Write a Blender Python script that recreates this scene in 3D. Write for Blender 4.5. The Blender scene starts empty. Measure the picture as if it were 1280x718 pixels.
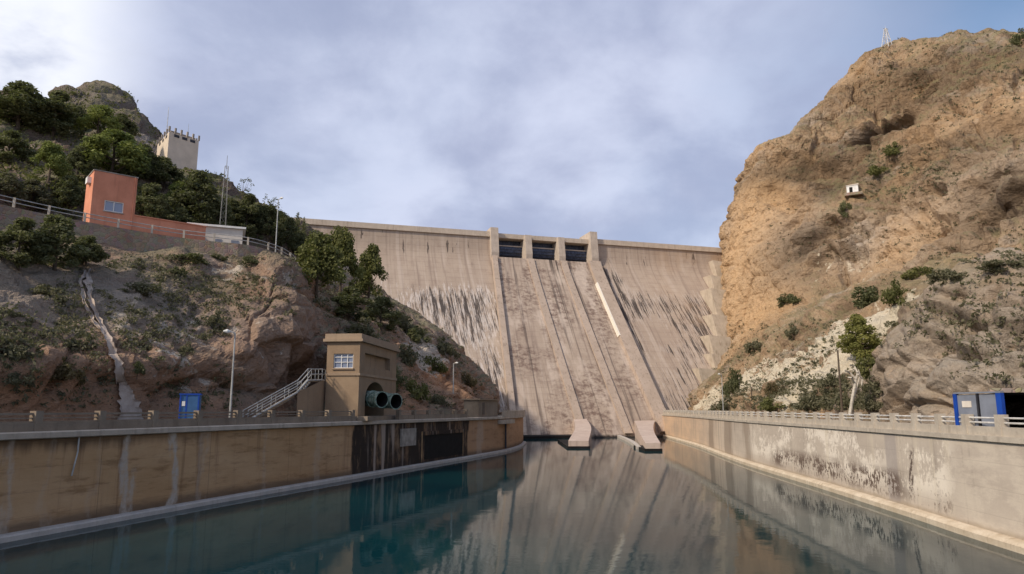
import bpy, math, random
import numpy as np
from mathutils import Vector, noise as mn
from mathutils.bvhtree import BVHTree

SC = bpy.context.scene
COL = SC.collection
PI = math.pi
# ------------------------------------------------------------------ camera model (metres, z = 0 is the water)
F, EYE = 900.0, 6.6
TH = math.atan(152 / F)
CT, ST = math.cos(TH), math.sin(TH)
def ray(px, py):
    x = (px - 640) / F; u = (359 - py) / F
    return Vector((x, CT - u * ST, ST + u * CT))
CAMP = Vector((0, 0, EYE))
def atY(px, py, Y):
    r = ray(px, py); return CAMP + r * (Y / r.y)
def atZ(px, py, Z):
    r = ray(px, py); return CAMP + r * ((Z - EYE) / r.z)
def proj(p):
    w = p[1] * CT + (p[2] - EYE) * ST; u = -p[1] * ST + (p[2] - EYE) * CT
    return 640 + F * p[0] / w, 359 - F * u / w
def depth(p): return p[1] * CT + (p[2] - EYE) * ST

# ------------------------------------------------------------------ node helper
class NT:
    def __init__(s, name):
        s.m = bpy.data.materials.new(name); s.m.use_nodes = True
        s.t = s.m.node_tree; s.n = s.t.nodes; s.l = s.t.links
        s.b = s.n['Principled BSDF']; s.out = s.n['Material Output']
        s.b.inputs['Roughness'].default_value = .9
        s.b.inputs['Specular IOR Level'].default_value = .25
    def put(s, sock, v):
        if v is None: return
        if hasattr(v, 'is_output'): s.l.new(v, sock)
        elif isinstance(v, (tuple, list)) and len(v) == 3 and sock.type == 'RGBA': sock.default_value = (*v, 1)
        else: sock.default_value = v
    def node(s, typ, **kw):
        n = s.n.new(typ)
        for k, v in kw.items(): setattr(n, k, v)
        return n
    def pos(s): return s.node('ShaderNodeTexCoord').outputs['Object']
    def uv(s): return s.node('ShaderNodeUVMap', uv_map='UVMap').outputs[0]
    def scale(s, vec, sx, sy=None, sz=None, off=(0, 0, 0)):
        n = s.node('ShaderNodeMapping')
        s.put(n.inputs[0], vec); n.inputs['Location'].default_value = off
        n.inputs['Scale'].default_value = (sx, sx if sy is None else sy, sx if sz is None else sz)
        return n.outputs[0]
    def noise(s, vec, sc=1, det=4, ro=.55, dist=0, lac=2):
        n = s.node('ShaderNodeTexNoise'); s.put(n.inputs['Vector'], vec)
        n.inputs['Scale'].default_value = sc; n.inputs['Detail'].default_value = det
        n.inputs['Roughness'].default_value = ro; n.inputs['Distortion'].default_value = dist
        n.inputs['Lacunarity'].default_value = lac
        return n.outputs['Fac']
    def voro(s, vec, sc=1, feature='F1', out='Distance'):
        n = s.node('ShaderNodeTexVoronoi', feature=feature); s.put(n.inputs['Vector'], vec)
        n.inputs['Scale'].default_value = sc
        return n.outputs[out]
    def rng(s, v, a, b, c=0, d=1, smooth=True):
        n = s.node('ShaderNodeMapRange', interpolation_type='SMOOTHSTEP' if smooth else 'LINEAR')
        s.put(n.inputs[0], v)
        for i, x in enumerate((a, b, c, d)): s.put(n.inputs[i + 1], x)
        return n.outputs[0]
    def math(s, op, a, b=None, c=None, clamp=False):
        n = s.node('ShaderNodeMath', operation=op, use_clamp=clamp)
        for i, x in enumerate((a, b, c)): s.put(n.inputs[i], x)
        return n.outputs[0]
    def mul(s, *a):
        r = a[0]
        for x in a[1:]: r = s.math('MULTIPLY', r, x)
        return r
    def mix(s, f, a, b, mode='MIX'):
        n = s.node('ShaderNodeMix', data_type='RGBA', blend_type=mode)
        s.put(n.inputs[0], f); s.put(n.inputs[6], a); s.put(n.inputs[7], b)
        return n.outputs[2]
    def sep(s, v):
        n = s.node('ShaderNodeSeparateXYZ'); s.put(n.inputs[0], v); return n.outputs
    def attr(s, name):
        return s.node('ShaderNodeAttribute', attribute_name=name).outputs
    def bump(s, h, strength=.5, dist=.1, prev=None):
        n = s.node('ShaderNodeBump'); n.inputs['Strength'].default_value = strength
        n.inputs['Distance'].default_value = dist; s.put(n.inputs['Height'], h)
        if prev is not None: s.put(n.inputs['Normal'], prev)
        return n.outputs[0]
    def done(s, col, rough=None, normal=None, spec=None, metal=None):
        s.put(s.b.inputs['Base Color'], col)
        if rough is not None: s.put(s.b.inputs['Roughness'], rough)
        if normal is not None: s.put(s.b.inputs['Normal'], normal)
        if spec is not None: s.b.inputs['Specular IOR Level'].default_value = spec
        if metal is not None: s.b.inputs['Metallic'].default_value = metal
        return s.m
    def band(s, x, a, b, soft=.3):
        return s.mul(s.rng(x, a - soft, a + soft), s.rng(x, b - soft, b + soft, 1, 0))

# ------------------------------------------------------------------ mesh builder
class MB:
    def __init__(s): s.v = []; s.f = []; s.uvs = []
    def quad(s, pts, uv=None):
        i = len(s.v); s.v += [tuple(p) for p in pts]; s.f.append(tuple(range(i, i + len(pts))))
        if uv is None:
            p0 = Vector(pts[0]); e = (Vector(pts[1]) - p0); n = e.cross(Vector(pts[2]) - p0)
            if abs(n.z) > .7 * n.length + 1e-9: uv = [(p[0], p[1]) for p in pts]
            else:
                h = Vector((-n.y, n.x, 0)); h = h.normalized() if h.length > 1e-9 else Vector((1, 0, 0))
                uv = [(Vector(p).dot(h), p[2]) for p in pts]
        s.uvs += uv
    def box(s, c, d, rz=0, tilt=None):
        cx, cy, cz = c; a, b, e = d[0] / 2, d[1] / 2, d[2] / 2
        co, si = math.cos(rz), math.sin(rz)
        def T(x, y, z): return (cx + x * co - y * si, cy + x * si + y * co, cz + z)
        P = [T(x, y, z) for z in (-e, e) for x, y in ((-a, -b), (a, -b), (a, b), (-a, b))]
        for q in ((3, 2, 1, 0), (4, 5, 6, 7), (0, 1, 5, 4), (1, 2, 6, 5), (2, 3, 7, 6), (3, 0, 4, 7)):
            s.quad([P[k] for k in q])
        return s
    def prism(s, plan, z0, z1, ztop=None):
        n = len(plan)
        zt = ztop or [z1] * n
        lo = [(p[0], p[1], z0) for p in plan]; hi = [(p[0], p[1], zt[i]) for i, p in enumerate(plan)]
        s.quad(lo[::-1]); s.quad(hi)
        for i in range(n):
            j = (i + 1) % n; s.quad([lo[i], lo[j], hi[j], hi[i]])
        return s
    def tube(s, pts, r, seg=6, cap=True):
        pts = [Vector(p) for p in pts]; n = len(pts)
        rs = r if isinstance(r, (list, tuple)) else [r] * n
        rings = []; up = Vector((.31, .2, .93))
        for i, p in enumerate(pts):
            t = (pts[min(i + 1, n - 1)] - pts[max(i - 1, 0)]).normalized()
            a = t.cross(up)
            if a.length < .05: a = t.cross(Vector((1, 0, 0)))
            a.normalize(); b = t.cross(a)
            rings.append([p + (a * math.cos(2 * PI * k / seg) + b * math.sin(2 * PI * k / seg)) * rs[i] for k in range(seg)])
        for i in range(n - 1):
            for k in range(seg):
                j = (k + 1) % seg; s.quad([rings[i][k], rings[i + 1][k], rings[i + 1][j], rings[i][j]])
        if cap: s.quad(rings[0]); s.quad(rings[-1][::-1])
        return s
    def bar(s, a, b, w):
        return s.tube([a, b], w * .7, 4)
    def sweep(s, plan, prof, side=1, u0=0):
        """plan: 2D points near to far; prof: closed loop of (offset away from the water, z)"""
        nrm = plan_normals(plan, side); L = [u0]
        for i in range(1, len(plan)): L.append(L[-1] + math.dist(plan[i], plan[i - 1]))
        m = len(prof)
        R = [[(p[0] + nn[0] * o, p[1] + nn[1] * o, z) for o, z in prof] for p, nn in zip(plan, nrm)]
        for i in range(len(plan) - 1):
            for k in range(m):
                j = (k + 1) % m
                q = [R[i][k], R[i + 1][k], R[i + 1][j], R[i][j]]
                if abs(prof[k][1] - prof[j][1]) > abs(prof[k][0] - prof[j][0]): uv = [(L[i], prof[k][1]), (L[i + 1], prof[k][1]), (L[i + 1], prof[j][1]), (L[i], prof[j][1])]
                else: uv = [(L[i], prof[k][0] + 20), (L[i + 1], prof[k][0] + 20), (L[i + 1], prof[j][0] + 20), (L[i], prof[j][0] + 20)]
                if side > 0: s.quad(q[::-1], uv[::-1])
                else: s.quad(q, uv)
        s.quad(R[0] if side > 0 else R[0][::-1]); s.quad(R[-1][::-1] if side > 0 else R[-1])
        return s
    def mesh(s, name, org=(0, 0, 0), smooth=False):
        me = bpy.data.meshes.new(name)
        me.from_pydata([(x - org[0], y - org[1], z - org[2]) for x, y, z in s.v], [], s.f)
        l = me.uv_layers.new(name='UVMap')
        l.data.foreach_set('uv', np.array(s.uvs, dtype=np.float32).ravel())
        if smooth: me.polygons.foreach_set('use_smooth', [True] * len(me.polygons))
        return me
    def build(s, name, mat, parent=None, local=False, smooth=False, bevel=0):
        org = parent.matrix_basis.translation if (parent is not None and not local) else (0, 0, 0)
        if parent is not None and parent.parent is not None and not local:
            org = Vector(org) + parent.parent.matrix_basis.translation
        o = bpy.data.objects.new(name, s.mesh(name, org, smooth)); COL.objects.link(o)
        o.data.materials.append(mat)
        if parent is not None: o.parent = parent
        if bevel:
            b = o.modifiers.new('edge', 'BEVEL'); b.width = bevel; b.segments = 2; b.limit_method = 'ANGLE'
        return o

def plan_normals(plan, side):
    out = []
    n = len(plan)
    for i in range(n):
        a, b = plan[max(i - 1, 0)], plan[min(i + 1, n - 1)]
        dx, dy = b[0] - a[0], b[1] - a[1]; L = math.hypot(dx, dy)
        out.append((-dy / L * side, dx / L * side))
    return out
def cr(p0, p1, p2, p3, t):
    return .5 * ((2 * p1) + (p2 - p0) * t + (2 * p0 - 5 * p1 + 4 * p2 - p3) * t * t + (3 * p1 - p0 - 3 * p2 + p3) * t ** 3)
def spline(pts, step):
    pts = [np.array(p, float) for p in pts]; out = []
    for i in range(len(pts) - 1):
        p0, p1, p2, p3 = pts[max(i - 1, 0)], pts[i], pts[i + 1], pts[min(i + 2, len(pts) - 1)]
        if i == 0: p0 = 2 * p1 - p2
        if i == len(pts) - 2: p3 = 2 * p2 - p1
        n = max(1, int(np.linalg.norm(p2 - p1) / step))
        for k in range(n): out.append(tuple(cr(p0, p1, p2, p3, k / n)))
    out.append(tuple(pts[-1])); return out

def tag(o, label=None, cat=None, group=None, kind=None):
    if label: o['label'] = label
    if cat: o['category'] = cat
    if group: o['group'] = group
    if kind: o['kind'] = kind
    return o
def empty(name, loc, label, cat, group=None, rz=0):
    o = bpy.data.objects.new(name, None); COL.objects.link(o)
    o.location = loc; o.rotation_euler = (0, 0, rz); o.empty_display_size = .5
    return tag(o, label, cat, group)
def copy_tree(o, parent=None):
    c = o.copy(); COL.objects.link(c)
    if parent is not None: c.parent = parent
    for ch in list(o.children): copy_tree(ch, c)
    return c

# ------------------------------------------------------------------ plain materials
def plain(name, c, rough=.7, metal=0, var=.25, sc=1.5, spec=.3):
    t = NT(name); p = t.pos()
    a = t.noise(p, sc, 5, .6)
    return t.done(t.mix(t.rng(a, .3, .7), tuple(x * (1 - var) for x in c), tuple(min(1, x * (1 + var)) for x in c)), rough, t.bump(a, .15, .03), spec, metal)
M = {}
M['galv'] = plain('galvanised_steel', (.42, .42, .41), .5, .3)
M['mast'] = plain('dull_galvanised_steel', (.20, .20, .20), .6, .3)
M['pale_metal'] = plain('pale_painted_steel', (.62, .60, .57), .5)
M['dark_metal'] = plain('dark_steel', (.05, .05, .06), .5, .4)
M['gate_steel'] = plain('gate_steel', (.07, .085, .13), .55, .2, .4)
M['blue'] = plain('blue_paint', (.012, .06, .34), .45, 0, .15)
M['cabin_blue'] = plain('cabin_blue_plastic', (.05, .13, .28), .5, 0, .15)
M['grey_panel'] = plain('grey_panel', (.20, .22, .27), .5, 0, .12)
M['white'] = plain('white_paint', (.74, .73, .71), .7, 0, .08)
def mat_orange():
    t = NT('orange_render'); p = t.pos(); a = t.noise(p, .5, 6, .65); b = t.noise(t.scale(p, 1.5, 1.5, .12), 1, 6, .65); d = t.noise(p, 5, 5, .7)
    c = t.mix(t.rng(a, .3, .7), (.58, .235, .145), (.70, .30, .19)); c = t.mix(t.rng(b, .52, .7, 0, .5), c, (.42, .17, .11)); c = t.mix(t.rng(d, .6, .75, 0, .4), c, (.74, .40, .28))
    return t.done(c, .92, t.bump(d, .2, .02), .2)
M['orange'] = mat_orange()
M['tower'] = plain('beige_render', (.68, .58, .47), .9, 0, .10, .4)
M['white_render'] = plain('white_render', (.66, .60, .53), .9, 0, .1, .8)
M['roof_grey'] = plain('roof_slab', (.33, .29, .25), .9)
M['dark_in'] = plain('dark_interior', (.012, .011, .011), .9)  # near-black colour standing in for the shade inside openings
M['lamp'] = plain('lamp_cover', (.75, .74, .7), .3, 0, .05)
M['asphalt'] = plain('old_asphalt', (.10, .09, .08), .95, 0, .3, .7)
M['bark'] = plain('bark', (.10, .075, .055), .95, 0, .3, 4)
M['dead_wood'] = plain('bleached_wood', (.50, .45, .38), .9, 0, .2, 4)
M['earth'] = plain('earth', (.20, .15, .10), .95, 0, .3, .2)
def mat_glass():
    t = NT('window_glass'); t.b.inputs['Coat Weight'].default_value = .5
    return t.done((.22, .26, .36), .12, None, .8)
M['glass'] = mat_glass()
def mat_pipe():
    t = NT('pipe_paint'); p = t.pos()
    a = t.noise(p, 2.2, 6, .7); b = t.noise(t.scale(p, 3, 3, .6), 2, 5, .6)
    c = t.mix(t.rng(a, .42, .6), (.10, .17, .14), (.36, .43, .36))
    c = t.mix(t.rng(b, .56, .66), c, (.10, .06, .035))
    return t.done(c, .6, t.bump(a, .3, .05))
M['pipe'] = mat_pipe()

# ------------------------------------------------------------------ concrete of the dam, chute and walls
def mat_dam(name, chute=False):
    t = NT(name); uv = t.uv(); u, v, _ = t.sep(uv)          # u along the crest, v metres down the face
    big = t.noise(t.scale(uv, .05, .035), 1, 4, .6)
    mid = t.noise(uv, .35, 7, .65)
    fine = t.noise(uv, 2.2, 6, .7)
    strk = t.noise(t.scale(uv, 1.1, .035), 1, 6, .65)
    strk2 = t.noise(t.scale(uv, .45, .02, off=(7, 3, 0)), 1, 4, .6)
    c = t.mix(t.rng(big, .3, .7), (.395, .312, .25), (.475, .385, .31))
    c = t.mix(t.rng(mid, .42, .72, 0, .55), c, (.335, .255, .205))
    c = t.mix(t.rng(strk, .48, .70, 0, .7), c, (.25, .19, .16))
    c = t.mix(t.rng(strk2, .52, .64, 0, .5), c, (.54, .45, .38))
    lift = t.math('FRACT', t.math('DIVIDE', v, 2.0))
    c = t.mix(t.mul(t.rng(lift, .0, .07, 1, 0), t.rng(mid, .3, .6, .15, .75)), c, (.21, .165, .14))
    joint = t.math('FRACT', t.math('DIVIDE', t.math('ADD', u, 3.2), 15.5))
    c = t.mix(t.mul(t.rng(joint, .0, .02, 1, 0), .3), c, (.22, .18, .15))
    if chute:
        w = t.noise(t.scale(uv, .5, .62), 1, 8, .74)
        m1 = t.noise(t.scale(uv, .16, .055, off=(3, 9, 0)), 1, 3, .5)
        c = t.mix(t.mul(t.rng(w, .44, .60), t.rng(m1, .40, .58), .85), c, (.165, .11, .09))
        pt = t.noise(t.scale(uv, .6, 1.5, off=(30, 2, 0)), 1, 6, .7)
        c = t.mix(t.mul(t.rng(pt, .57, .63), t.rng(m1, .40, .54), .6), c, (.12, .08, .068))
        wet = t.noise(t.scale(uv, .8, .018, off=(1.5, 0, 0)), 1, 5, .6)
        c = t.mix(t.mul(t.rng(wet, .53, .64), .7), c, (.11, .085, .075))
        for a, b, l in ((67.1, 67.7, 9), (68.9, 69.8, 17), (70.9, 71.2, 30)):
            fade = t.rng(v, l * .4, l, 1, 0)
            jit = t.math('ADD', u, t.math('MULTIPLY', strk, .8))
            c = t.mix(t.mul(t.band(jit, a + .35, b + .45, .12), fade, .9), c, (.045, .038, .036))
        pale = t.noise(t.scale(uv, .16, .05, off=(13, 4, 0)), 1, 4, .6)
        c = t.mix(t.mul(t.rng(pale, .52, .64), .6), c, (.60, .50, .42))
        foot = t.noise(t.scale(uv, .9, .2), 1, 4, .6)
        c = t.mix(t.rng(t.math('ADD', v, t.math('MULTIPLY', foot, 2.0)), 75.2, 76.4), c, (.035, .028, .025))
    else:
        d1 = t.math('ADD', t.mul(t.noise(t.scale(uv, 3.0, .13, off=(2, 5, 0)), 1, 8, .74), .6), t.mul(t.noise(t.scale(uv, .8, .04, off=(8, 5, 0)), 1, 5, .66), .4))
        d2 = t.noise(t.scale(uv, 1.6, .22, off=(20, 1, 0)), 1, 8, .76)
        reg = t.noise(t.scale(uv, .06, .05, off=(5, 5, 0)), 1, 3, .5)
        # left wing: drips low and to the left; right wing: drips low, close to the chute and at the abutment
        lw = t.mul(t.rng(u, 56, 60, 1, 0), t.rng(v, 7, 26))
        rw = t.mul(t.rng(u, 78, 82), t.rng(t.math('SUBTRACT', v, t.mul(t.math('ABSOLUTE', t.math('SUBTRACT', u, 107)), -.75)), 6, 28), 1)
        zone = t.math('MAXIMUM', lw, rw)
        zone = t.mul(zone, t.rng(reg, .3, .6, .35, 1))
        th = t.rng(zone, 0, 1, .72, .475, False)
        th2 = t.math('ADD', th, .05)
        c = t.mix(t.mul(t.rng(d2, t.math('SUBTRACT', th, .03), th2, 0, .65), t.rng(u, 60, 75, 1, .35)), c, (.66, .60, .56))
        c = t.mix(t.rng(d1, th, th2, 0, .93), c, (.055, .045, .042))
        top = t.noise(t.scale(uv, .7, .12, off=(9, 0, 0)), 1, 4, .6)
        c = t.mix(t.mul(t.rng(top, .62, .66), t.rng(v, 5, 12, .9, 0)), c, (.10, .08, .07))
        tan = t.noise(t.scale(uv, .05, .05, off=(40, 4, 0)), 1, 4, .6)
        c = t.mix(t.mul(t.rng(tan, .45, .65), t.rng(u, 95, 125), .8), c, (.40, .26, .155))
    n = t.bump(mid, .35, .25); n = t.bump(fine, .4, .06, n)
    return t.done(c, .92, n, .2)
M['dam'] = mat_dam('dam_concrete'); M['chute'] = mat_dam('chute_concrete', True)
def mat_conc(name, a, b, dark, sc=.5, streak=.4):
    t = NT(name); p = t.pos()
    n1 = t.noise(p, sc, 6, .65); n2 = t.noise(t.scale(p, 1.6, 1.6, .12), 1, 5, .6); n3 = t.noise(p, 6, 5, .7)
    c = t.mix(t.rng(n1, .3, .7), a, b)
    c = t.mix(t.rng(n2, .52, .7, 0, streak), c, dark)
    c = t.mix(t.rng(n3, .5, .75, 0, .3), c, dark)
    return t.done(c, .92, t.bump(n3, .4, .04, t.bump(n1, .3, .15)), .2)
M['crest'] = mat_conc('crest_concrete', (.50, .42, .34), (.60, .51, .42), (.30, .24, .19))
M['pier'] = mat_conc('pier_concrete', (.44, .37, .31), (.55, .47, .40), (.25, .20, .17))
M['abut'] = mat_conc('abutment_concrete', (.45, .38, .30), (.56, .48, .385), (.28, .22, .165), .6, .7)
M['rib'] = mat_conc('rib_concrete', (.41, .325, .26), (.49, .395, .325), (.25, .19, .155), .25, .7)
M['sun_stripe'] = mat_conc('sunlit_concrete', (.80, .74, .64), (.86, .80, .70), (.62, .55, .46), .5, .15)  # bright colour that stands for sunlight on one stretch of the chute
M['coping'] = mat_conc('coping_concrete', (.40, .33, .26), (.52, .44, .36), (.22, .17, .13))
M['par_l'] = mat_conc('parapet_concrete_brown', (.21, .165, .125), (.29, .235, .18), (.12, .09, .07))
M['par_r'] = mat_conc('parapet_concrete_grey', (.42, .37, .31), (.54, .48, .40), (.24, .20, .16), .9)
M['ledge'] = mat_conc('ledge_concrete', (.46, .42, .38), (.58, .53, .48), (.28, .22, .17), .8)
M['ledge_r'] = mat_conc('ledge_concrete_warm', (.50, .41, .30), (.66, .57, .45), (.28, .20, .12), .8)
M['house'] = mat_conc('house_render', (.27, .19, .125), (.33, .24, .16), (.16, .115, .08), .4, .35)
M['trim'] = mat_conc('house_trim', (.30, .22, .155), (.36, .27, .19), (.25, .18, .12), .5)
M['gully'] = mat_conc('gully_wash', (.37, .30, .255), (.50, .425, .37), (.24, .18, .14), 1.2, .6)
M['apron'] = mat_conc('apron_concrete', (.50, .39, .33), (.60, .49, .42), (.34, .25, .2), .3)
def mat_algae():
    t = NT('algae_black_concrete'); p = t.pos(); a = t.noise(t.scale(p, 1.6, 1.6, .12), 1, 6, .65); b = t.noise(p, 3, 5, .7)
    c = t.mix(t.rng(a, .45, .58), (.022, .018, .016), (.05, .04, .032)); a2 = t.noise(t.scale(p, .55, .55, .22, (4, 2, 0)), 1, 7, .7); c = t.mix(t.rng(a2, .53, .62, 0, .85), c, (.30, .235, .19)); c = t.mix(t.mul(t.rng(a, .58, .66), .6), c, (.42, .34, .28))
    return t.done(c, .8, t.bump(b, .4, .05), .3)
M['algae'] = mat_algae()
def mat_stone():
    t = NT('rubble_masonry'); p = t.pos()
    d = t.voro(p, 2.2, 'DISTANCE_TO_EDGE'); n = t.noise(p, .5, 5, .6); k = t.voro(p, 2.2, 'F1', 'Color')
    c = t.mix(t.rng(n, .3, .7), (.30, .22, .16), (.42, .33, .25))
    c = t.mix(.25, c, t.mix(1, k, (.3, .24, .2), 'MULTIPLY'))
    c = t.mix(t.rng(d, 0, .05, .5, 0), c, (.3, .26, .22))
    return t.done(c, .95, t.bump(t.rng(d, 0, .12), .6, .08))
M['stone'] = mat_stone()

# ------------------------------------------------------------------ plan lines of the two river walls (outer edge of the footing at the water)
LW = spline([(-69, -110), (-46, -33), (-36, 2), (-25.4, 37.3), (-20.7, 53.1), (-16.9, 64.8), (-14.7, 71.5), (-10.5, 84.4), (-4.7, 101.6), (-.4, 116), (1.9, 130), (2.7, 143.3)], 1.0)
RW = spline([(20, -110), (20.5, -33), (21.8, 2), (23.5, 34.6), (24.55, 46.3), (25.9, 62.5), (27.3, 83), (29.2, 102), (32.3, 128), (34.6, 156), (36, 178), (36.5, 186)], 1.0)
def plan_at(plan, side, off, px, z):
    """arc length and point on the line offset from the plan whose point at height z is seen in picture column px"""
    nr = plan_normals(plan, side); L = 0; prev = None
    for i, (p, n) in enumerate(zip(plan, nr)):
        if i: L += math.dist(p, plan[i - 1])
        q = (p[0] + n[0] * off, p[1] + n[1] * off, z)
        if q[1] < 8: continue
        x = proj(q)[0]
        if prev is not None and (prev[0] - px) * (x - px) <= 0 and prev[0] != x:
            f = (px - prev[0]) / (x - prev[0])
            pt = tuple(a + (b - a) * f for a, b in zip(prev[2], q))
            return prev[1] + (L - prev[1]) * f, Vector(pt), n
        prev = (x, L, q)
    raise ValueError(px)
def plan_s(plan, side, off, s, z):
    nr = plan_normals(plan, side); L = 0
    for i in range(1, len(plan)):
        d = math.dist(plan[i], plan[i - 1])
        if L + d >= s:
            f = (s - L) / d; a, b = plan[i - 1], plan[i]; n = nr[i - 1]
            return Vector((a[0] + (b[0] - a[0]) * f + n[0] * off, a[1] + (b[1] - a[1]) * f + n[1] * off, z)), math.atan2(b[1] - a[1], b[0] - a[0]), n
        L += d
    return None
def LU(px): return plan_at(LW, 1, .5, px, 3)[0]
def RU(px): return plan_at(RW, -1, .5, px, 3)[0]

def mat_left_wall():
    t = NT('left_wall_concrete'); uv = t.uv(); u, v, _ = t.sep(uv)
    b1 = t.noise(t.scale(uv, .12, .4), 1, 5, .6); b2 = t.noise(t.scale(uv, .35, 1.6), 1, 6, .65); st = t.noise(t.scale(uv, 1.3, .07), 1, 6, .65)
    fi = t.noise(uv, 3, 5, .7)
    c = t.mix(t.rng(b1, .3, .7), (.48, .29, .145), (.58, .375, .21))
    c = t.mix(t.rng(b2, .5, .68, 0, .6), c, (.20, .105, .045))
    c = t.mix(t.rng(st, .54, .7, 0, .5), c, (.18, .095, .05))
    c = t.mix(t.rng(st, .44, .3, 0, .4), c, (.46, .30, .16))
    c = t.mix(t.rng(u, LU(300), LU(560), 0, .45), c, (.36, .195, .125))
    jl = t.math('FRACT', t.math('DIVIDE', u, 9.4)); ll = t.math('FRACT', t.math('DIVIDE', t.math('ADD', v, .25), 1.25))
    c = t.mix(t.mul(t.rng(jl, 0, .008, 1, 0), .6), c, (.10, .065, .04)); c = t.mix(t.mul(t.rng(ll, 0, .035, 1, 0), t.rng(b2, .35, .6, .08, .4)), c, (.14, .085, .045))
    c = t.mix(t.mul(t.rng(fi, .58, .72), .3), c, (.52, .36, .21))
    # darker band under the coping and a wet foot
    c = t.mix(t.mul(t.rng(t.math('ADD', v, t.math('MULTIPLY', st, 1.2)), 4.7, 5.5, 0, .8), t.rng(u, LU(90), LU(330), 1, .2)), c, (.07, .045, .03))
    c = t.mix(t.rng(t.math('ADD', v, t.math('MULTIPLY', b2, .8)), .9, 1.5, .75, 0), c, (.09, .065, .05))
    # pale lime runs from the drains
    for a, b, k in ((3, 12, .5), (153, 164, .8), (212, 219, .95), (251, 256, .35), (118, 122, .25), (596, 603, .35), (60, 63, .3), (330, 333, .3), (395, 400, .25)):
        jit = t.math('ADD', u, t.rng(t.noise(t.scale(uv, .8, .25, off=(a, 0, 0)), 1, 4, .6), .3, .7, -.5, .5))
        c = t.mix(t.mul(t.band(jit, LU(a), LU(b), .22), t.rng(fi, .3, .6, .5, 1), k), c, (.50, .44, .38))
    # black algae where the outlets spill
    wn = t.math('ADD', u, t.rng(t.noise(t.scale(uv, .7, .12), 1, 4, .6), .3, .7, -1.6, 1.6))
    c = t.mix(t.mul(t.band(wn, LU(447), LU(585), .5), t.rng(t.noise(t.scale(uv, .5, .16, off=(12, 3, 0)), 1, 6, .68), .36, .52, .45, .97)), c, (.026, .020, .018))
    c = t.mix(t.mul(t.band(wn, LU(447), LU(512), .5), t.rng(t.noise(t.scale(uv, 1.1, .06, off=(4, 0, 0)), 1, 5, .6), .52, .62), .75), c, (.44, .35, .29))
    c = t.mix(t.mul(t.band(wn, LU(500), LU(600), .5), t.rng(t.noise(t.scale(uv, 1.4, .05, off=(9, 0, 0)), 1, 5, .6), .57, .65), .55), c, (.40, .30, .24))
    return t.done(c, .88, t.bump(fi, .35, .04, t.bump(b2, .4, .1)), .25)
M['wall_l'] = mat_left_wall()
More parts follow.
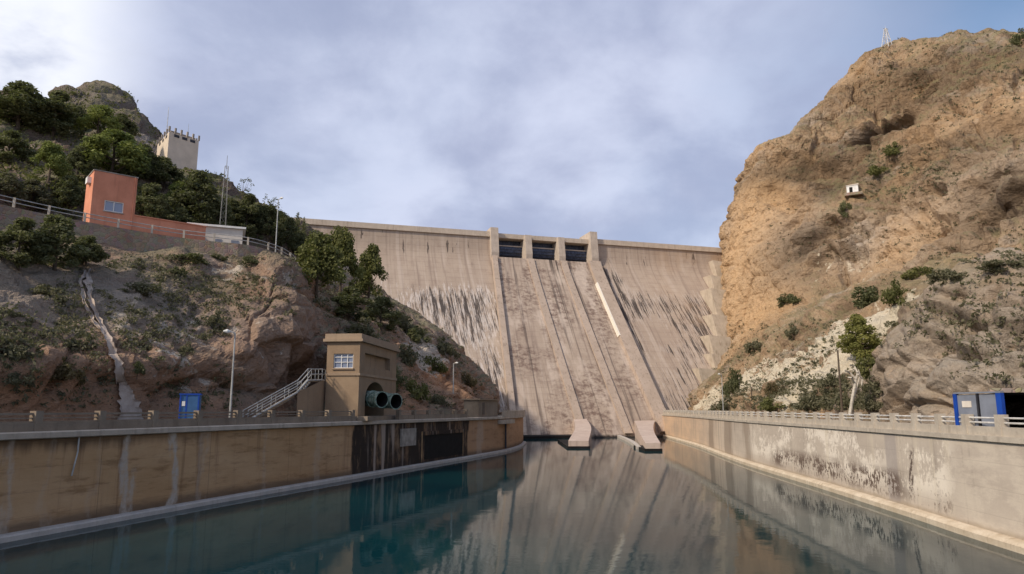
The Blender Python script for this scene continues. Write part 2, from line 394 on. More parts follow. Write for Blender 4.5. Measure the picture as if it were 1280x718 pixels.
def mat_right_wall():
    t = NT('right_wall_concrete'); uv = t.uv(); u, v, _ = t.sep(uv)
    b1 = t.noise(t.scale(uv, .10, .25), 1, 5, .6); b2 = t.noise(t.scale(uv, .5, .9), 1, 6, .65); st = t.noise(t.scale(uv, 1.0, .07), 1, 6, .65)
    fi = t.noise(uv, 3.2, 6, .75); fl = t.noise(t.scale(uv, 3.4, 2.0), 1, 8, .74); bl = t.noise(t.scale(uv, .22, .30, off=(3, 7, 0)), 1, 5, .62)
    near = (.57, .495, .415); far = (.67, .48, .325)
    c = t.mix(t.rng(t.math('ADD', u, t.mul(st, 6)), RU(935), RU(850)), near, far)
    c = t.mix(t.rng(b1, .35, .65, 0, .45), c, (.36, .30, .255))
    c = t.mix(t.rng(st, .52, .68, 0, .55), c, (.285, .235, .20))
    # long darker runs on the warm far stretch
    for a, b in ((905, 915), (886, 892), (930, 938)):
        jit = t.math('ADD', u, t.rng(t.noise(t.scale(uv, .6, .3, off=(a, 0, 0)), 1, 3, .5), .3, .7, -.7, .7))
        c = t.mix(t.mul(t.band(jit, RU(b), RU(a), .8), .6), c, (.24, .18, .135))
    # lime bloom, flaking with dark edges, over the middle panels
    e0, e1 = RU(1105), RU(940)
    ez = t.mul(t.band(u, e0, e1, 3), t.rng(v, .8, 2.0))
    c = t.mix(t.mul(ez, t.rng(t.math('SUBTRACT', t.math('ADD', t.mul(fl, .7), t.mul(bl, .9)), t.mul(v, .028)), .68, .80), .9), c, (.84, .76, .66))
    e2 = t.mul(t.band(u, RU(1190), RU(1112), 1.2), t.rng(v, .9, 2.2))
    c = t.mix(t.mul(e2, t.rng(t.math('SUBTRACT', t.math('ADD', t.mul(fl, .7), t.mul(bl, .9)), t.mul(v, .03)), .66, .78), .9), c, (.84, .76, .65))
    c = t.mix(t.mul(t.rng(t.noise(t.scale(uv, .55, .03, off=(31, 2, 0)), 1, 3, .5), .54, .62), t.band(u, RU(1300), RU(985), 3), .45), c, (.66, .58, .46))
    e3 = t.band(u, RU(1420), RU(1195), 1.5)
    c = t.mix(t.mul(e3, t.rng(t.math('ADD', t.noise(t.scale(uv, .35, 1.1), 1, 6, .7), t.mul(st, .2)), .52, .68), .65), c, (.66, .58, .48))
    # grey repaired strip and dark spalls near the foot
    c = t.mix(t.mul(t.band(u, RU(1122), RU(1108), .15), .85), c, (.40, .35, .32))
    sp = t.math('ADD', fl, t.mul(t.noise(t.scale(uv, .3, .5), 1, 4, .6), .6))
    c = t.mix(t.mul(t.band(u, RU(1130), RU(965), 2), t.band(v, .9, 2.5, .5), t.rng(sp, .78, .82), .95), c, (.12, .08, .062))
    c = t.mix(t.mul(t.band(t.math('ADD', u, t.mul(v, .22)), RU(1141) + .55, RU(1137) + .75, .10), t.band(v, 1.2, 4.2, .4), t.rng(fl, .47, .54), .95), c, (.09, .06, .05))
    c = t.mix(t.mul(t.band(u, RU(1185), RU(1140), 1), t.band(v, .8, 1.9, .3), t.rng(sp, .84, .88), .9), c, (.16, .11, .085))
    c = t.mix(t.rng(t.math('ADD', v, t.mul(b2, .5)), .75, 1.05, .6, 0), c, (.30, .24, .17))
    lift = t.math('FRACT', t.math('DIVIDE', v, 1.3))
    c = t.mix(t.mul(t.rng(lift, 0, .04, 1, 0), .25), c, (.2, .16, .13))
    return t.done(c, .9, t.bump(fl, .4, .05, t.bump(b2, .3, .08)), .25)
M['wall_r'] = mat_right_wall()

# ------------------------------------------------------------------ rock and earth
def mat_rock(name, a, b, c3, pale, orange, grey, veg, vegk, strata=(.5, .2, 1.)):
    t = NT(name); p = t.pos(); at_ = t.attr('tint'); at = at_[0]; r, g, bl = [t.node('ShaderNodeSeparateColor') for _ in range(1)][0], None, None
    t.put(r.inputs[0], at); cr_, cg, cb = r.outputs
    n0 = t.noise(p, .035, 4, .6); n1 = t.noise(p, .16, 8, .68, .4); n2 = t.noise(p, .7, 9, .72); n3 = t.noise(p, 3.2, 7, .75)
    sv = t.scale(p, *strata)
    s1 = t.noise(sv, .55, 6, .65, .6)
    c = t.mix(t.rng(n1, .35, .65), a, b)
    c = t.mix(t.rng(n0, .4, .62, 0, .8), c, c3)
    gp = t.noise(t.scale(p, .8, .8, 1, (21, 9, 3)), .075, 6, .65, .6)
    c = t.mix(t.rng(gp, .52, .64, 0, .7), c, grey)
    gp2 = t.noise(t.scale(p, .8, .8, 1, (51, 2, 30)), .06, 6, .65, .6)
    c = t.mix(t.rng(gp2, .54, .66, 0, .6), c, orange)
    c = t.mix(t.mul(cg, t.rng(n1, .25, .55, .55, 1)), c, orange)
    c = t.mix(t.mul(cb, t.rng(n1, .25, .55, .5, 1)), c, grey)
    c = t.mix(t.rng(s1, .52, .68, 0, .4), c, tuple(x * .55 for x in b))
    c = t.mix(t.rng(n2, .52, .72, 0, .5), c, tuple(x * .5 for x in a))
    c = t.mix(t.rng(n2, .44, .28, 0, .5), c, tuple(min(.8, x * 1.55) for x in a))
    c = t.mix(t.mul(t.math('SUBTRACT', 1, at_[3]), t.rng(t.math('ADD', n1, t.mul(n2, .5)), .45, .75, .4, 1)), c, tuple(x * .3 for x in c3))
    dk = t.noise(t.scale(p, .6, .6, 1, (11, 4, 0)), .11, 7, .7, .5)
    c = t.mix(t.mul(t.rng(dk, .54, .66, 0, .6), t.rng(cg, 0, .6, 1, .1)), c, tuple(x * .42 for x in c3))
    c = t.mix(t.rng(t.math('ADD', cr_, t.math('ADD', t.mul(t.math('SUBTRACT', n2, .5), 1.6), t.mul(t.math('SUBTRACT', n1, .5), 1.4))), .40, .55, 0, .92), c, pale)
    # thin plant cover where the face lies back
    nz = t.sep(t.node('ShaderNodeNewGeometry').outputs['True Normal'])[2]
    vg = t.mul(t.rng(nz, .30, .62), t.rng(t.noise(p, .22, 8, .7), .40, .54), vegk)
    vg = t.mul(vg, t.rng(cr_, 0, .6, 1, .1), t.rng(cg, .05, .5, 1, .12), t.rng(cb, .1, .7, 1, .25))
    c = t.mix(vg, c, t.mix(t.rng(n3, .35, .65), veg, tuple(x * .6 for x in veg)))
    c = t.mix(t.rng(n3, .55, .8, 0, .35), c, (.09, .065, .05))
    cr1 = t.voro(t.scale(p, .35, .35, .5), 1, 'DISTANCE_TO_EDGE')
    vb = t.voro(t.scale(p, .55, .4, .7), 1, 'F1'); vb2 = t.voro(t.scale(p, 1.7, 1.3, 2.0), 1, 'F1')
    n = t.bump(n1, .6, 2.0); n = t.bump(t.rng(s1, .3, .7), .5, .8, n); n = t.bump(vb, .6, .8, n); n = t.bump(vb2, .6, .3, n)
    n = t.bump(n2, .9, .6, n); n = t.bump(n3, .6, .10, n)
    return t.done(c, .97, n, .1)
M['rock_r'] = mat_rock('cliff_rock', (.39, .265, .165), (.46, .34, .23), (.25, .175, .115), (.70, .62, .48), (.60, .395, .22), (.44, .375, .31), (.25, .225, .115), .6, (.35, .6, 1.1))
M['rock_l'] = mat_rock('slope_rock', (.41, .28, .20), (.48, .35, .265), (.31, .205, .15), (.60, .52, .44), (.44, .235, .13), (.33, .29, .25), (.26, .235, .155), .95, (.3, .3, 1.0))
M['rock_hill'] = mat_rock('hill_rock', (.20, .15, .12), (.25, .19, .155), (.14, .105, .09), (.42, .35, .29), (.30, .2, .11), (.20, .18, .155), (.19, .185, .10), 1.0, (.2, .2, .8))

def nvec(p):      # repeatable vector noise
    return Vector((mn.noise(p), mn.noise(p + Vector((31.7, 5.3, 11.9))), mn.noise(p + Vector((7.1, 47.3, 23.5)))))
def loft(cols, nu, nv, wu=None, wv=None):
    """bicubic sheet through a grid of control points; returns array (NU, NV, 3)"""
    C = np.array([[tuple(p) for p in c] for c in cols], float)
    def resample(A, n, wt=None):
        k = A.shape[0] - 1
        seg = np.linalg.norm(np.diff(A, axis=0), axis=2).mean(axis=1) ** .8
        if wt is not None: seg = seg * np.array(wt)
        cnt = np.maximum(2, np.round(n * seg / seg.sum()).astype(int)); out = []
        for i in range(k):
            p1, p2 = A[i], A[i + 1]
            p0 = A[i - 1] if i else 2 * p1 - p2
            p3 = A[i + 2] if i + 2 <= k else 2 * p2 - p1
            # limit tangents so long segments beside short ones do not overshoot
            l0 = np.linalg.norm(p1 - p0, axis=1, keepdims=True); l1 = np.linalg.norm(p2 - p1, axis=1, keepdims=True); l2 = np.linalg.norm(p3 - p2, axis=1, keepdims=True)
            m1 = (p2 - p0) / (l0 + l1 + 1e-6) * l1; m2 = (p3 - p1) / (l1 + l2 + 1e-6) * l1
            for j in range(cnt[i]):
                t = j / cnt[i]; t2, t3 = t * t, t ** 3
                out.append((2 * t3 - 3 * t2 + 1) * p1 + (t3 - 2 * t2 + t) * m1 + (-2 * t3 + 3 * t2) * p2 + (t3 - t2) * m2)
        out.append(A[-1]); return np.array(out)
    A = resample(C, nu, wu)
    return resample(A.transpose(1, 0, 2), nv, wv).transpose(1, 0, 2)
def grid_normals(G):
    du = np.gradient(G, axis=0); dv = np.gradient(G, axis=1)
    n = np.cross(du, dv); n /= np.linalg.norm(n, axis=2, keepdims=True) + 1e-9
    view = G - np.array(CAMP); flip = np.sign(-(n * view).sum(axis=2)).mean()
    return n * (1 if flip >= 0 else -1)
def terrain(name, cols, nu, nv, mat, amps, edge_v, blobs, grooves=(), seed=0, kill=None, wu=None, wv=None):
    G = loft(cols, nu, nv, wu, wv); N = grid_normals(G); NU, NV = G.shape[:2]
    steep = np.clip((.93 - np.abs(N[:, :, 2])) / .35, .12, 1)
    off = Vector((seed * 17.3, seed * 5.1, seed * 9.7))
    b0 = BVHTree.FromPolygons([tuple(x) for x in G.reshape(-1, 3)], [(i * NV + j, (i + 1) * NV + j, (i + 1) * NV + j + 1, i * NV + j + 1) for i in range(NU - 1) for j in range(NV - 1)])
    def onto(p):
        h = b0.ray_cast(CAMP, (Vector(p) - CAMP).normalized()); return h[0] if h[0] is not None else Vector(p)
    gs = [(onto(a), onto(b), w, d) for a, b, w, d in grooves]; calm = [onto(c) for c, r_, ch, k in blobs if ch == 1 and k >= 1 and seed == 3]; blobs = [(onto(c), r_, ch, k) for c, r_, ch, k in blobs]
    GR_ = np.zeros((NU, NV)); GL_ = np.zeros((NU, NV))
    if gs:
        PW = G + np.array([[tuple(nvec(Vector(G[i, j]) / 3.1) * .55 + nvec(Vector(G[i, j]) / 9.) * 1.3) for j in range(NV)] for i in range(NU)])
        for a, b, w, d in gs:
            A_, B_ = np.array(a), np.array(b); ab = B_ - A_
            t = np.clip(((PW - A_) @ ab) / (ab @ ab), 0, 1); Cn = A_ + t[..., None] * ab
            dist = np.linalg.norm(PW - Cn, axis=2); ends = .5 + .5 * np.sin(PI * (.06 + .88 * t)); up_ = PW[..., 2] - Cn[..., 2]
            GR_ += .5 * d * ends * np.exp(-((dist - 1.7 * w) / (.9 * w)) ** 2) * np.clip(up_ / w, 0, 1)
            core = d * np.exp(-(dist / w) ** 4) * ends
            GR_ -= core
            if d >= 4: GL_ += .75 * core
    el = np.maximum(np.linalg.norm(np.gradient(G, axis=0), axis=2), np.linalg.norm(np.gradient(G, axis=1), axis=2))
    nf_ = np.clip((G[..., 1] - 40) / 80, .25, 1) if seed == 3 else np.ones((NU, NV))
    f_fine = np.clip(.9 / el, .08, 1); f_mid = np.clip(2.4 / el, .15, 1)
    for i in range(NU):
        for j in range(NV):
            p = Vector(G[i, j]); q = p + off
            k = min(1, j / edge_v) if edge_v else 1
            k = .04 + .96 * k * k
            r = 0; cm = 1 - .72 * max([math.exp(-((p - c).length / 26) ** 2) for c in calm] or [0])
            for sc, am, kd in amps:
                if sc > 2.5: am = am * cm
                if kd == 'k' and sc > 3: am = am * nf_[i, j]
                if sc <= 3.2: am = am * f_fine[i, j]
                elif sc <= 9: am = am * f_mid[i, j]
                if kd == 'r': r += am * (mn.ridged_multi_fractal(q / sc, .9, 2.1, 5, 1.0, 2.0) - 1.1)
                elif kd == 's':    # tilted beds
                    w = Vector((q.x * .5 + q.z * .55, q.y * .5, q.z * 1.0 - q.x * .35)) / sc
                    r += am * (abs(mn.noise(Vector((w.x * .25, w.y * .25, w.z)))) * 2 - .5)
                elif kd == 'k':    # fractured blocks, tilted and stretched along the beds, with open joints
                    w = Vector((q.x * .8 + q.z * .35, q.y * .55, q.z * .8 - q.x * .35)) / sc
                    w += nvec(w * .9) * .55
                    dd, pp = mn.voronoi(w)
                    r += am * steep[i, j] * (mn.noise(pp[0] * 5.3) * 1.3 - .75 * math.exp(-(dd[1] - dd[0]) * 11))
                elif kd == 'v': r += am * (mn.voronoi(q / sc)[0][0] - .45) * -1.6
                else: r += am * mn.fractal(q / sc, .8, 2.0, 5)
            r *= k
            G[i, j] += N[i, j] * (r + GR_[i, j]); G[i, j, 2] += GL_[i, j]
    for _ in range(3 if seed == 3 else 1):     # weathering: round off torn faces, most on the near rock
        A = G.copy(); A[1:-1, 1:-1] = (G[:-2, 1:-1] + G[2:, 1:-1] + G[1:-1, :-2] + G[1:-1, 2:]) / 4
        kk = np.clip(1.15 - (G[..., 1] - 40) / 90, .12, .6)[..., None] if seed == 3 else .3
        G = G + (A - G) * kk
    V = [tuple(x) for x in G.reshape(-1, 3)]
    Fc = []
    for i in range(NU - 1):
        for j in range(NV - 1):
            a = i * NV + j
            f = (a, a + NV, a + NV + 1, a + 1)
            if kill and kill((Vector(V[f[0]]) + Vector(V[f[2]])) / 2): continue
            Fc.append(f)
    me = bpy.data.meshes.new(name); me.from_pydata(V, [], Fc)
    tint = np.zeros((len(V), 4), np.float32); tint[:, 3] = 1
    P = np.array(V)
    for c, rad, ch, k in blobs:
        d2 = ((P - np.array(c)) ** 2 / (np.array(rad) ** 2)).sum(axis=1)
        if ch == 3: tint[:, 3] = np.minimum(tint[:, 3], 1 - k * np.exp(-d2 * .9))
        else: tint[:, ch] = np.maximum(tint[:, ch], k * np.exp(-d2 * .9))
    at = me.color_attributes.new('tint', 'FLOAT_COLOR', 'POINT'); at.data.foreach_set('color', tint.ravel())
    me.polygons.foreach_set('use_smooth', [False] * len(me.polygons))
    me.materials.append(mat)
    o = bpy.data.objects.new(name, me); COL.objects.link(o); o['kind'] = 'structure'
    return o, BVHTree.FromPolygons(V, Fc)

# ---- left slope between the river walkway and the upper road
def foot_l(px): return 43.7 / (.297 + (640 - px) / 890)
ROADZ = 26.2
ROAD_EDGE = [(-60, 36), (-57, 50), (-52.5, 63), (-48.4, 71), (-44.2, 76.5), (-39.5, 81.5), (-35.6, 84), (-32.2, 86), (-30.2, 90), (-29.6, 95), (-30.6, 102), (-34, 110)]
def road_edge_px(px):
    best = min(spline(ROAD_EDGE, .5), key=lambda p: abs(proj((p[0], p[1], ROADZ))[0] - px) if p[1] < 93 else 1e9)
    return best
colsL = []
specL = [(-700, 0, 0), (-420, 0, 0), (-200, 0, 0), (-60, 0, 0), (20, 0, 0), (90, 0, 0), (160, 0, 0), (225, 0, 0), (285, 0, 0), (330, 0, 0), (362, 0, 0)]
shape = {'g': ((.06, .26), (.28, .46), (.62, .74)), 's': ((.05, .34), (.16, .66), (.42, .90))}
def fz(x, y): return Vector((x, y, 5.25))
lfoot_dir = Vector((.297, 1, 0)).normalized()
for k, (px, *_r) in enumerate(specL):
    e = road_edge_px(px) if px > 20 else None
    if px <= 20:
        t = (20 - px) / 720
        e0 = road_edge_px(20); e = (e0[0] - 12 * t, e0[1] - 95 * t)
        f0 = foot_l(max(px, -60)) if px > -60 else foot_l(-60) - (-60 - px) * .11
        Yf = f0
        foot = fz(-43.7 + .297 * Yf, Yf)
    else:
        Yf = foot_l(px) + (2.5 if px >= 300 else 0); foot = fz(-43.7 + .297 * Yf, Yf)
    top = Vector((e[0], e[1], ROADZ - 1.7))
    sh = shape['s'] if px >= 300 else shape['g']
    col = [foot]
    for h, v in sh: col.append(Vector((foot.x + (top.x - foot.x) * h, foot.y + (top.y - foot.y) * h, foot.z + (top.z - foot.z) * v)))
    back = (top - foot); back.z = 0; back.normalize()
    col += [top, top + back * 2.0 + Vector((0, 0, .1)), top + back * 9 + Vector((0, 0, .2)), top + back * 22 + Vector((0, 0, -1))]
    colsL.append(col)
def colP(px, foot_Y, pts, backs):
    f = atY(px, 512, foot_Y); f.z = 5.25
    return [f] + [atY(*p) for p in pts] + [Vector(b) for b in backs]
colsL.append([Vector((-21.2, 78.5, 5.25)), atY(396, 468, 80.5), atY(397, 420, 82), atY(392, 372, 88), atY(385, 345, 98), atY(382, 338, 108), atY(382, 330, 125), atY(382, 318, 160)])
colsL.append([Vector((-18, 83, 5.25)), atY(430, 470, 88), atY(432, 430, 95), atY(430, 392, 104), atY(428, 365, 118), atY(428, 352, 132), atY(428, 345, 155), atY(428, 345, 190)])
colsL.append([Vector((-15, 90, 5.25)), atY(478, 482, 95), atY(480, 445, 104), atY(480, 410, 114), atY(478, 384, 128), atY(478, 372, 144), atY(478, 368, 165), atY(478, 370, 195)])
colsL.append([Vector((-12, 98, 5.25)), atY(525, 490, 104), atY(527, 460, 113), atY(527, 430, 123), atY(526, 408, 136), atY(526, 400, 150), atY(526, 398, 168), atY(526, 400, 194)])
colsL.append([Vector((-9, 107, 5.25)), atY(565, 497, 113), atY(568, 475, 122), atY(569, 455, 131), atY(569, 440, 142), atY(569, 434, 154), atY(569, 434, 170), atY(569, 436, 186)])
colsL.append([Vector((-6.5, 118, 5.25)), atY(598, 505, 122), atY(600, 493, 130), atY(601, 482, 138), atY(602, 474, 146), atY(602, 470, 155), atY(602, 470, 168), atY(602, 474, 182)])
colsL.append([Vector((-5, 132, 5.2)), atY(617, 511, 134), atY(619, 507, 139), atY(620, 503, 144), atY(620, 500, 150), atY(620, 500, 157), atY(620, 501, 168), atY(620, 504, 178)])
colsL.append([Vector((-4, 146, 4.6)), atY(627, 517, 147), atY(628, 516, 150), atY(629, 515, 153), atY(629, 515, 157), atY(629, 516, 162), atY(629, 518, 168), atY(629, 520, 175)])
P_ = atY
blobsL = [(P_(90, 480, 50), (9, 9, 4), 1, 1.), (P_(40, 420, 52), (12, 9, 3), 1, .5), (P_(225, 485, 60), (10, 8, 4), 1, .7), (P_(200, 440, 60), (9, 8, 4), 0, .45), (P_(250, 420, 66), (8, 8, 4), 0, .4),
          (P_(330, 430, 78), (8, 10, 12), 1, .45), (P_(360, 400, 82), (7, 10, 9), 2, .35), (P_(560, 470, 122), (10, 12, 7), 1, 1.), (P_(300, 340, 82), (12, 8, 4), 0, .4),
          (P_(540, 440, 122), (8, 10, 6), 0, .6), (P_(150, 370, 64), (25, 14, 4), 2, .8), (P_(20, 370, 60), (20, 14, 5), 2, .6), (P_(510, 500, 100), (5, 8, 4), 1, .8)]
slope_l, bvL1 = terrain('rocky_slope', colsL, 380, 250, M['rock_l'], [(24, 1.6, 'f'), (9, .9, 'r'), (8, 1.7, 'k'), (3.0, .75, 'k'), (1.4, .22, 'r')], 14, blobsL, seed=1, wu=[.15, .2, .5] + [1.3] * 7 + [1.2] * (len(colsL) - 11))

# ---- hill above the upper road
def hcol(x0, y0, pts):
    out = [Vector((x0, y0, ROADZ - .3))] + [atY(*p) for p in pts]
    t = out[-1]; d = Vector((t.x, t.y, 0)).normalized()
    return out + [t + d * 18 + Vector((0, 0, -5)), t + d * 70 + Vector((0, 0, -45))]
colsH = [hcol(-75, -20, [(-700, 318, 60), (-700, 312, 75), (-700, 308, 95), (-700, 305, 120)]),
         hcol(-72, 20, [(-420, 290, 62), (-420, 275, 82), (-420, 265, 105), (-420, 260, 130)]),
         hcol(-69, 42, [(-200, 250, 70), (-200, 225, 92), (-200, 205, 115), (-200, 195, 138)]),
         hcol(-66, 54, [(-70, 228, 76), (-70, 190, 100), (-70, 160, 122), (-70, 140, 142)]),
         hcol(-61, 66, [(10, 228, 82), (10, 182, 106), (10, 145, 128), (10, 122, 146)]),
         hcol(-56.5, 74, [(62, 234, 86), (62, 190, 112), (64, 152, 140), (66, 122, 165)]),
         hcol(-52.5, 79, [(95, 240, 90), (96, 196, 118), (98, 150, 155), (100, 108, 192)]),
         hcol(-49, 83.5, [(128, 244, 94), (130, 200, 124), (132, 155, 160), (133, 108, 196)]),
         hcol(-46, 86.5, [(158, 248, 97), (160, 208, 126), (162, 165, 160), (163, 126, 196)]),
         hcol(-43, 89.5, [(184, 252, 100), (186, 218, 126), (187, 190, 156), (188, 160, 190)]),
         hcol(-40.5, 92, [(204, 256, 104), (206, 228, 124), (207, 216, 142), (207, 204, 168)]),
         hcol(-38, 95, [(238, 262, 108), (240, 238, 124), (241, 232, 140), (242, 222, 156)]),
         hcol(-37, 99, [(288, 276, 114), (290, 262, 128), (291, 250, 146), (292, 242, 166)]),
         hcol(-36.5, 106, [(336, 292, 120), (338, 282, 136), (339, 273, 156), (340, 266, 180)]),
         hcol(-35.5, 114, [(372, 306, 128), (376, 296, 146), (378, 287, 166), (380, 281, 190)]),
         hcol(-33, 122, [(405, 322, 138), (410, 312, 156), (412, 304, 176), (412, 300, 198)])]
blobsH = [(P_(120, 125, 190), (40, 40, 22), 2, .5), (P_(20, 195, 100), (22, 25, 5), 0, .5), (P_(105, 148, 160), (5, 8, 3), 0, .9), (P_(192, 185, 156), (6, 10, 6), 0, .8), (P_(35, 240, 84), (16, 12, 3), 0, .45)]
hill_l, bvL2 = terrain('hillside', colsH, 260, 170, M['rock_hill'], [(34, 3.0, 'f'), (13, 2.0, 'r'), (11, 1.8, 'k'), (4, .7, 'k'), (2.2, .35, 'r')], 12, blobsH, seed=2)

# ---- right cliff
def rcol(pts):
    f = atY(*pts[0]); f.z = 5.15
    out = [f] + [atY(*p) for p in pts[1:]]
    t = out[-1]; d = Vector((t.x, t.y, 0)).normalized()
    return out + [t + d * 30 + Vector((0, 0, -6)), t + d * 130 + Vector((0, 0, -60))]
colsR = [rcol([(868, 512, 215), (872, 503, 218), (878, 485, 225), (888, 465, 232), (896, 440, 240), (905, 418, 248), (906, 352, 262), (913, 292, 280), (944, 232, 292)]),
         rcol([(851, 512, 184), (858, 503, 187), (868, 487, 193), (881, 466, 199), (894, 442, 206), (905, 418, 211), (901, 352, 227), (906, 290, 238), (926, 226, 244)]),
         rcol([(878, 512, 152), (884, 498, 166), (893, 477, 178), (902, 458, 187), (911, 437, 195), (915, 412, 201), (909, 340, 214), (913, 268, 224), (932, 214, 232)]),
         rcol([(915, 512, 120), (920, 490, 140), (928, 466, 156), (934, 446, 168), (938, 424, 180), (939, 390, 192), (937, 318, 203), (940, 248, 213), (952, 188, 226)]),
         rcol([(960, 512, 96), (962, 488, 110), (966, 462, 128), (968, 440, 142), (971, 412, 158), (972, 378, 178), (974, 300, 194), (978, 235, 206), (986, 166, 223)]),
         rcol([(1010, 512, 81), (1012, 482, 92), (1016, 452, 107), (1019, 424, 121), (1023, 388, 142), (1026, 352, 166), (1030, 265, 184), (1040, 182, 206), (1052, 99, 228)]),
         rcol([(1065, 512, 67.5), (1068, 482, 75), (1073, 450, 86), (1078, 412, 102), (1085, 376, 126), (1086, 340, 156), (1086, 245, 173), (1096, 150, 201), (1104, 54, 231)]),
         rcol([(1125, 512, 57), (1127, 472, 60), (1131, 430, 65), (1136, 388, 74), (1138, 356, 106), (1140, 328, 141), (1146, 232, 160), (1150, 140, 190), (1160, 46, 226)]),
         rcol([(1195, 512, 48.5), (1197, 468, 50.5), (1200, 415, 54), (1202, 357, 60), (1203, 334, 92), (1203, 308, 126), (1203, 222, 146), (1203, 130, 175), (1205, 42, 216)]),
         rcol([(1285, 512, 41.5), (1290, 463, 43.5), (1290, 400, 47), (1290, 340, 53), (1290, 326, 82), (1290, 302, 112), (1290, 215, 131), (1290, 120, 160), (1290, 36, 206)]),
         rcol([(1420, 512, 34.5), (1420, 456, 36), (1420, 380, 40), (1420, 320, 46), (1420, 308, 72), (1420, 290, 102), (1420, 205, 120), (1420, 110, 150), (1420, 24, 196)]),
         rcol([(1750, 512, 24.5), (1750, 450, 26), (1750, 370, 31), (1750, 310, 38), (1750, 298, 62), (1750, 282, 92), (1750, 195, 112), (1750, 100, 140), (1750, 16, 186)]),
         rcol([(2600, 512, 13), (2600, 440, 15), (2600, 350, 20), (2600, 290, 27), (2600, 280, 50), (2600, 265, 80), (2600, 180, 100), (2600, 90, 128), (2600, 10, 172)])]
blobsR = [(P_(935, 300, 208), (16, 26, 30), 1, 1.), (P_(955, 250, 208), (12, 22, 14), 1, 1.), (P_(945, 390, 195), (10, 22, 10), 1, 1.), (P_(930, 380, 200), (14, 22, 14), 1, .8), (P_(1120, 300, 150), (16, 22, 9), 1, .9), (P_(1065, 330, 160), (9, 16, 8), 0, .35),
          (P_(1210, 150, 180), (20, 30, 14), 1, .45), (P_(1070, 95, 220), (16, 26, 14), 1, .5),
          (P_(1000, 448, 108), (10, 14, 7), 0, 1.), (P_(1050, 418, 105), (11, 15, 7), 0, 1.), (P_(1096, 400, 98), (6, 9, 3.5), 0, 1.), (P_(960, 476, 112), (11, 17, 5), 0, .85), (P_(1030, 462, 92), (10, 13, 6), 0, .95), (P_(1000, 485, 92), (7, 10, 3), 0, .7), (P_(940, 470, 130), (8, 12, 6), 0, .7), (P_(1075, 430, 95), (8, 10, 6), 0, .95),
          (P_(885, 500, 170), (7, 16, 4), 0, .9), (P_(900, 490, 160), (6, 14, 4), 0, .7),
          (P_(1200, 450, 52), (16, 12, 8), 2, 1.), (P_(1280, 420, 47), (16, 14, 10), 2, 1.), (P_(1150, 420, 66), (9, 14, 7), 2, .8), (P_(1130, 480, 60), (6, 8, 4), 2, .7), (P_(1000, 300, 190), (9, 22, 13), 2, .55), (P_(1240, 230, 140), (24, 26, 14), 2, .5)]
GR = [(P_(x0, y0, 180), P_(x1, y1, 180), w, d) for x0, y0, x1, y1, w, d in (
    (1074, 190, 1126, 153, 3.0, 13), (1066, 205, 1090, 192, 3, 4), (975, 205, 1030, 222, 4.5, 4), (1036, 238, 1060, 208, 4, 5), (958, 238, 990, 262, 3, 3),
    (984, 292, 1000, 270, 2.2, 4), (1003, 326, 1036, 284, 3.0, 6), (1002, 347, 1032, 320, 2.2, 4.5), (1228, 274, 1285, 262, 5.0, 8), (1222, 242, 1278, 226, 3.2, 4.5), (1214, 250, 1228, 288, 3, 4),
    (1180, 215, 1230, 200, 2.5, 3), (1235, 165, 1285, 150, 3, 3), (1150, 262, 1152, 300, 2.0, 2.5), (1185, 140, 1225, 118, 3, 3), (1130, 118, 1160, 100, 3, 3),
    (1185, 478, 1242, 486, .5, .8), (1120, 506, 1146, 478, .55, .8), (1180, 404, 1280, 412, .7, 1.1), (1222, 452, 1290, 440, .65, .9))]
rg = random.Random(11)
for _ in range(95):
    x0, y0 = rg.uniform(965, 1290), rg.uniform(75, 335)
    if x0 < 1100 and y0 < 330 - (x0 - 905) * 1.15: continue
    if x0 < 985 and y0 > 240: continue
    if abs(x0 - 1060) < 34 and abs(y0 - 232) < 34: continue
    L_, a_ = rg.uniform(14, 46), rg.gauss(.65, .35) * (1 if rg.random() < .75 else -1); w_ = rg.uniform(.5, 1.5)
    GR.append((P_(x0, y0, 180), P_(x0 + L_ * math.cos(a_), y0 - L_ * math.sin(a_), 180), w_, w_ * rg.uniform(1.4, 2.4)))
for _ in range(40):
    x0, y0 = rg.uniform(1130, 1300), rg.uniform(370, 500); L_, a_ = rg.uniform(12, 50), rg.gauss(.25, .3); w_ = rg.uniform(.40, .75)
    GR.append((P_(x0, y0, 50), P_(x0 + L_ * math.cos(a_), y0 - L_ * math.sin(a_), 50), w_, w_ * rg.uniform(.9, 1.5)))
blobsR += [(P_(1005, 212, 180), (12, 18, 7), 3, .9), (P_(1045, 225, 180), (8, 14, 8), 3, .9), (P_(1000, 310, 180), (7, 14, 9), 3, .7), (P_(1250, 255, 140), (12, 14, 8), 3, .8), (P_(1102, 169, 180), (5, 9, 3.2), 3, 1.0), (P_(1085, 182, 180), (5, 9, 3.2), 3, 1.0), (P_(1117, 157, 180), (5, 9, 3.0), 3, 1.0),  # dark crag bands, and the cave's shade put into the rock colour
           (P_(1140, 92, 200), (30, 30, 9), 3, .6), (P_(1240, 75, 200), (34, 30, 12), 3, .65), (P_(1190, 190, 170), (20, 24, 7), 3, .5), (P_(1100, 235, 170), (10, 16, 6), 3, .5), (P_(1075, 300, 160), (6, 10, 9), 2, .9), (P_(960, 215, 210), (10, 16, 5), 3, .6)]
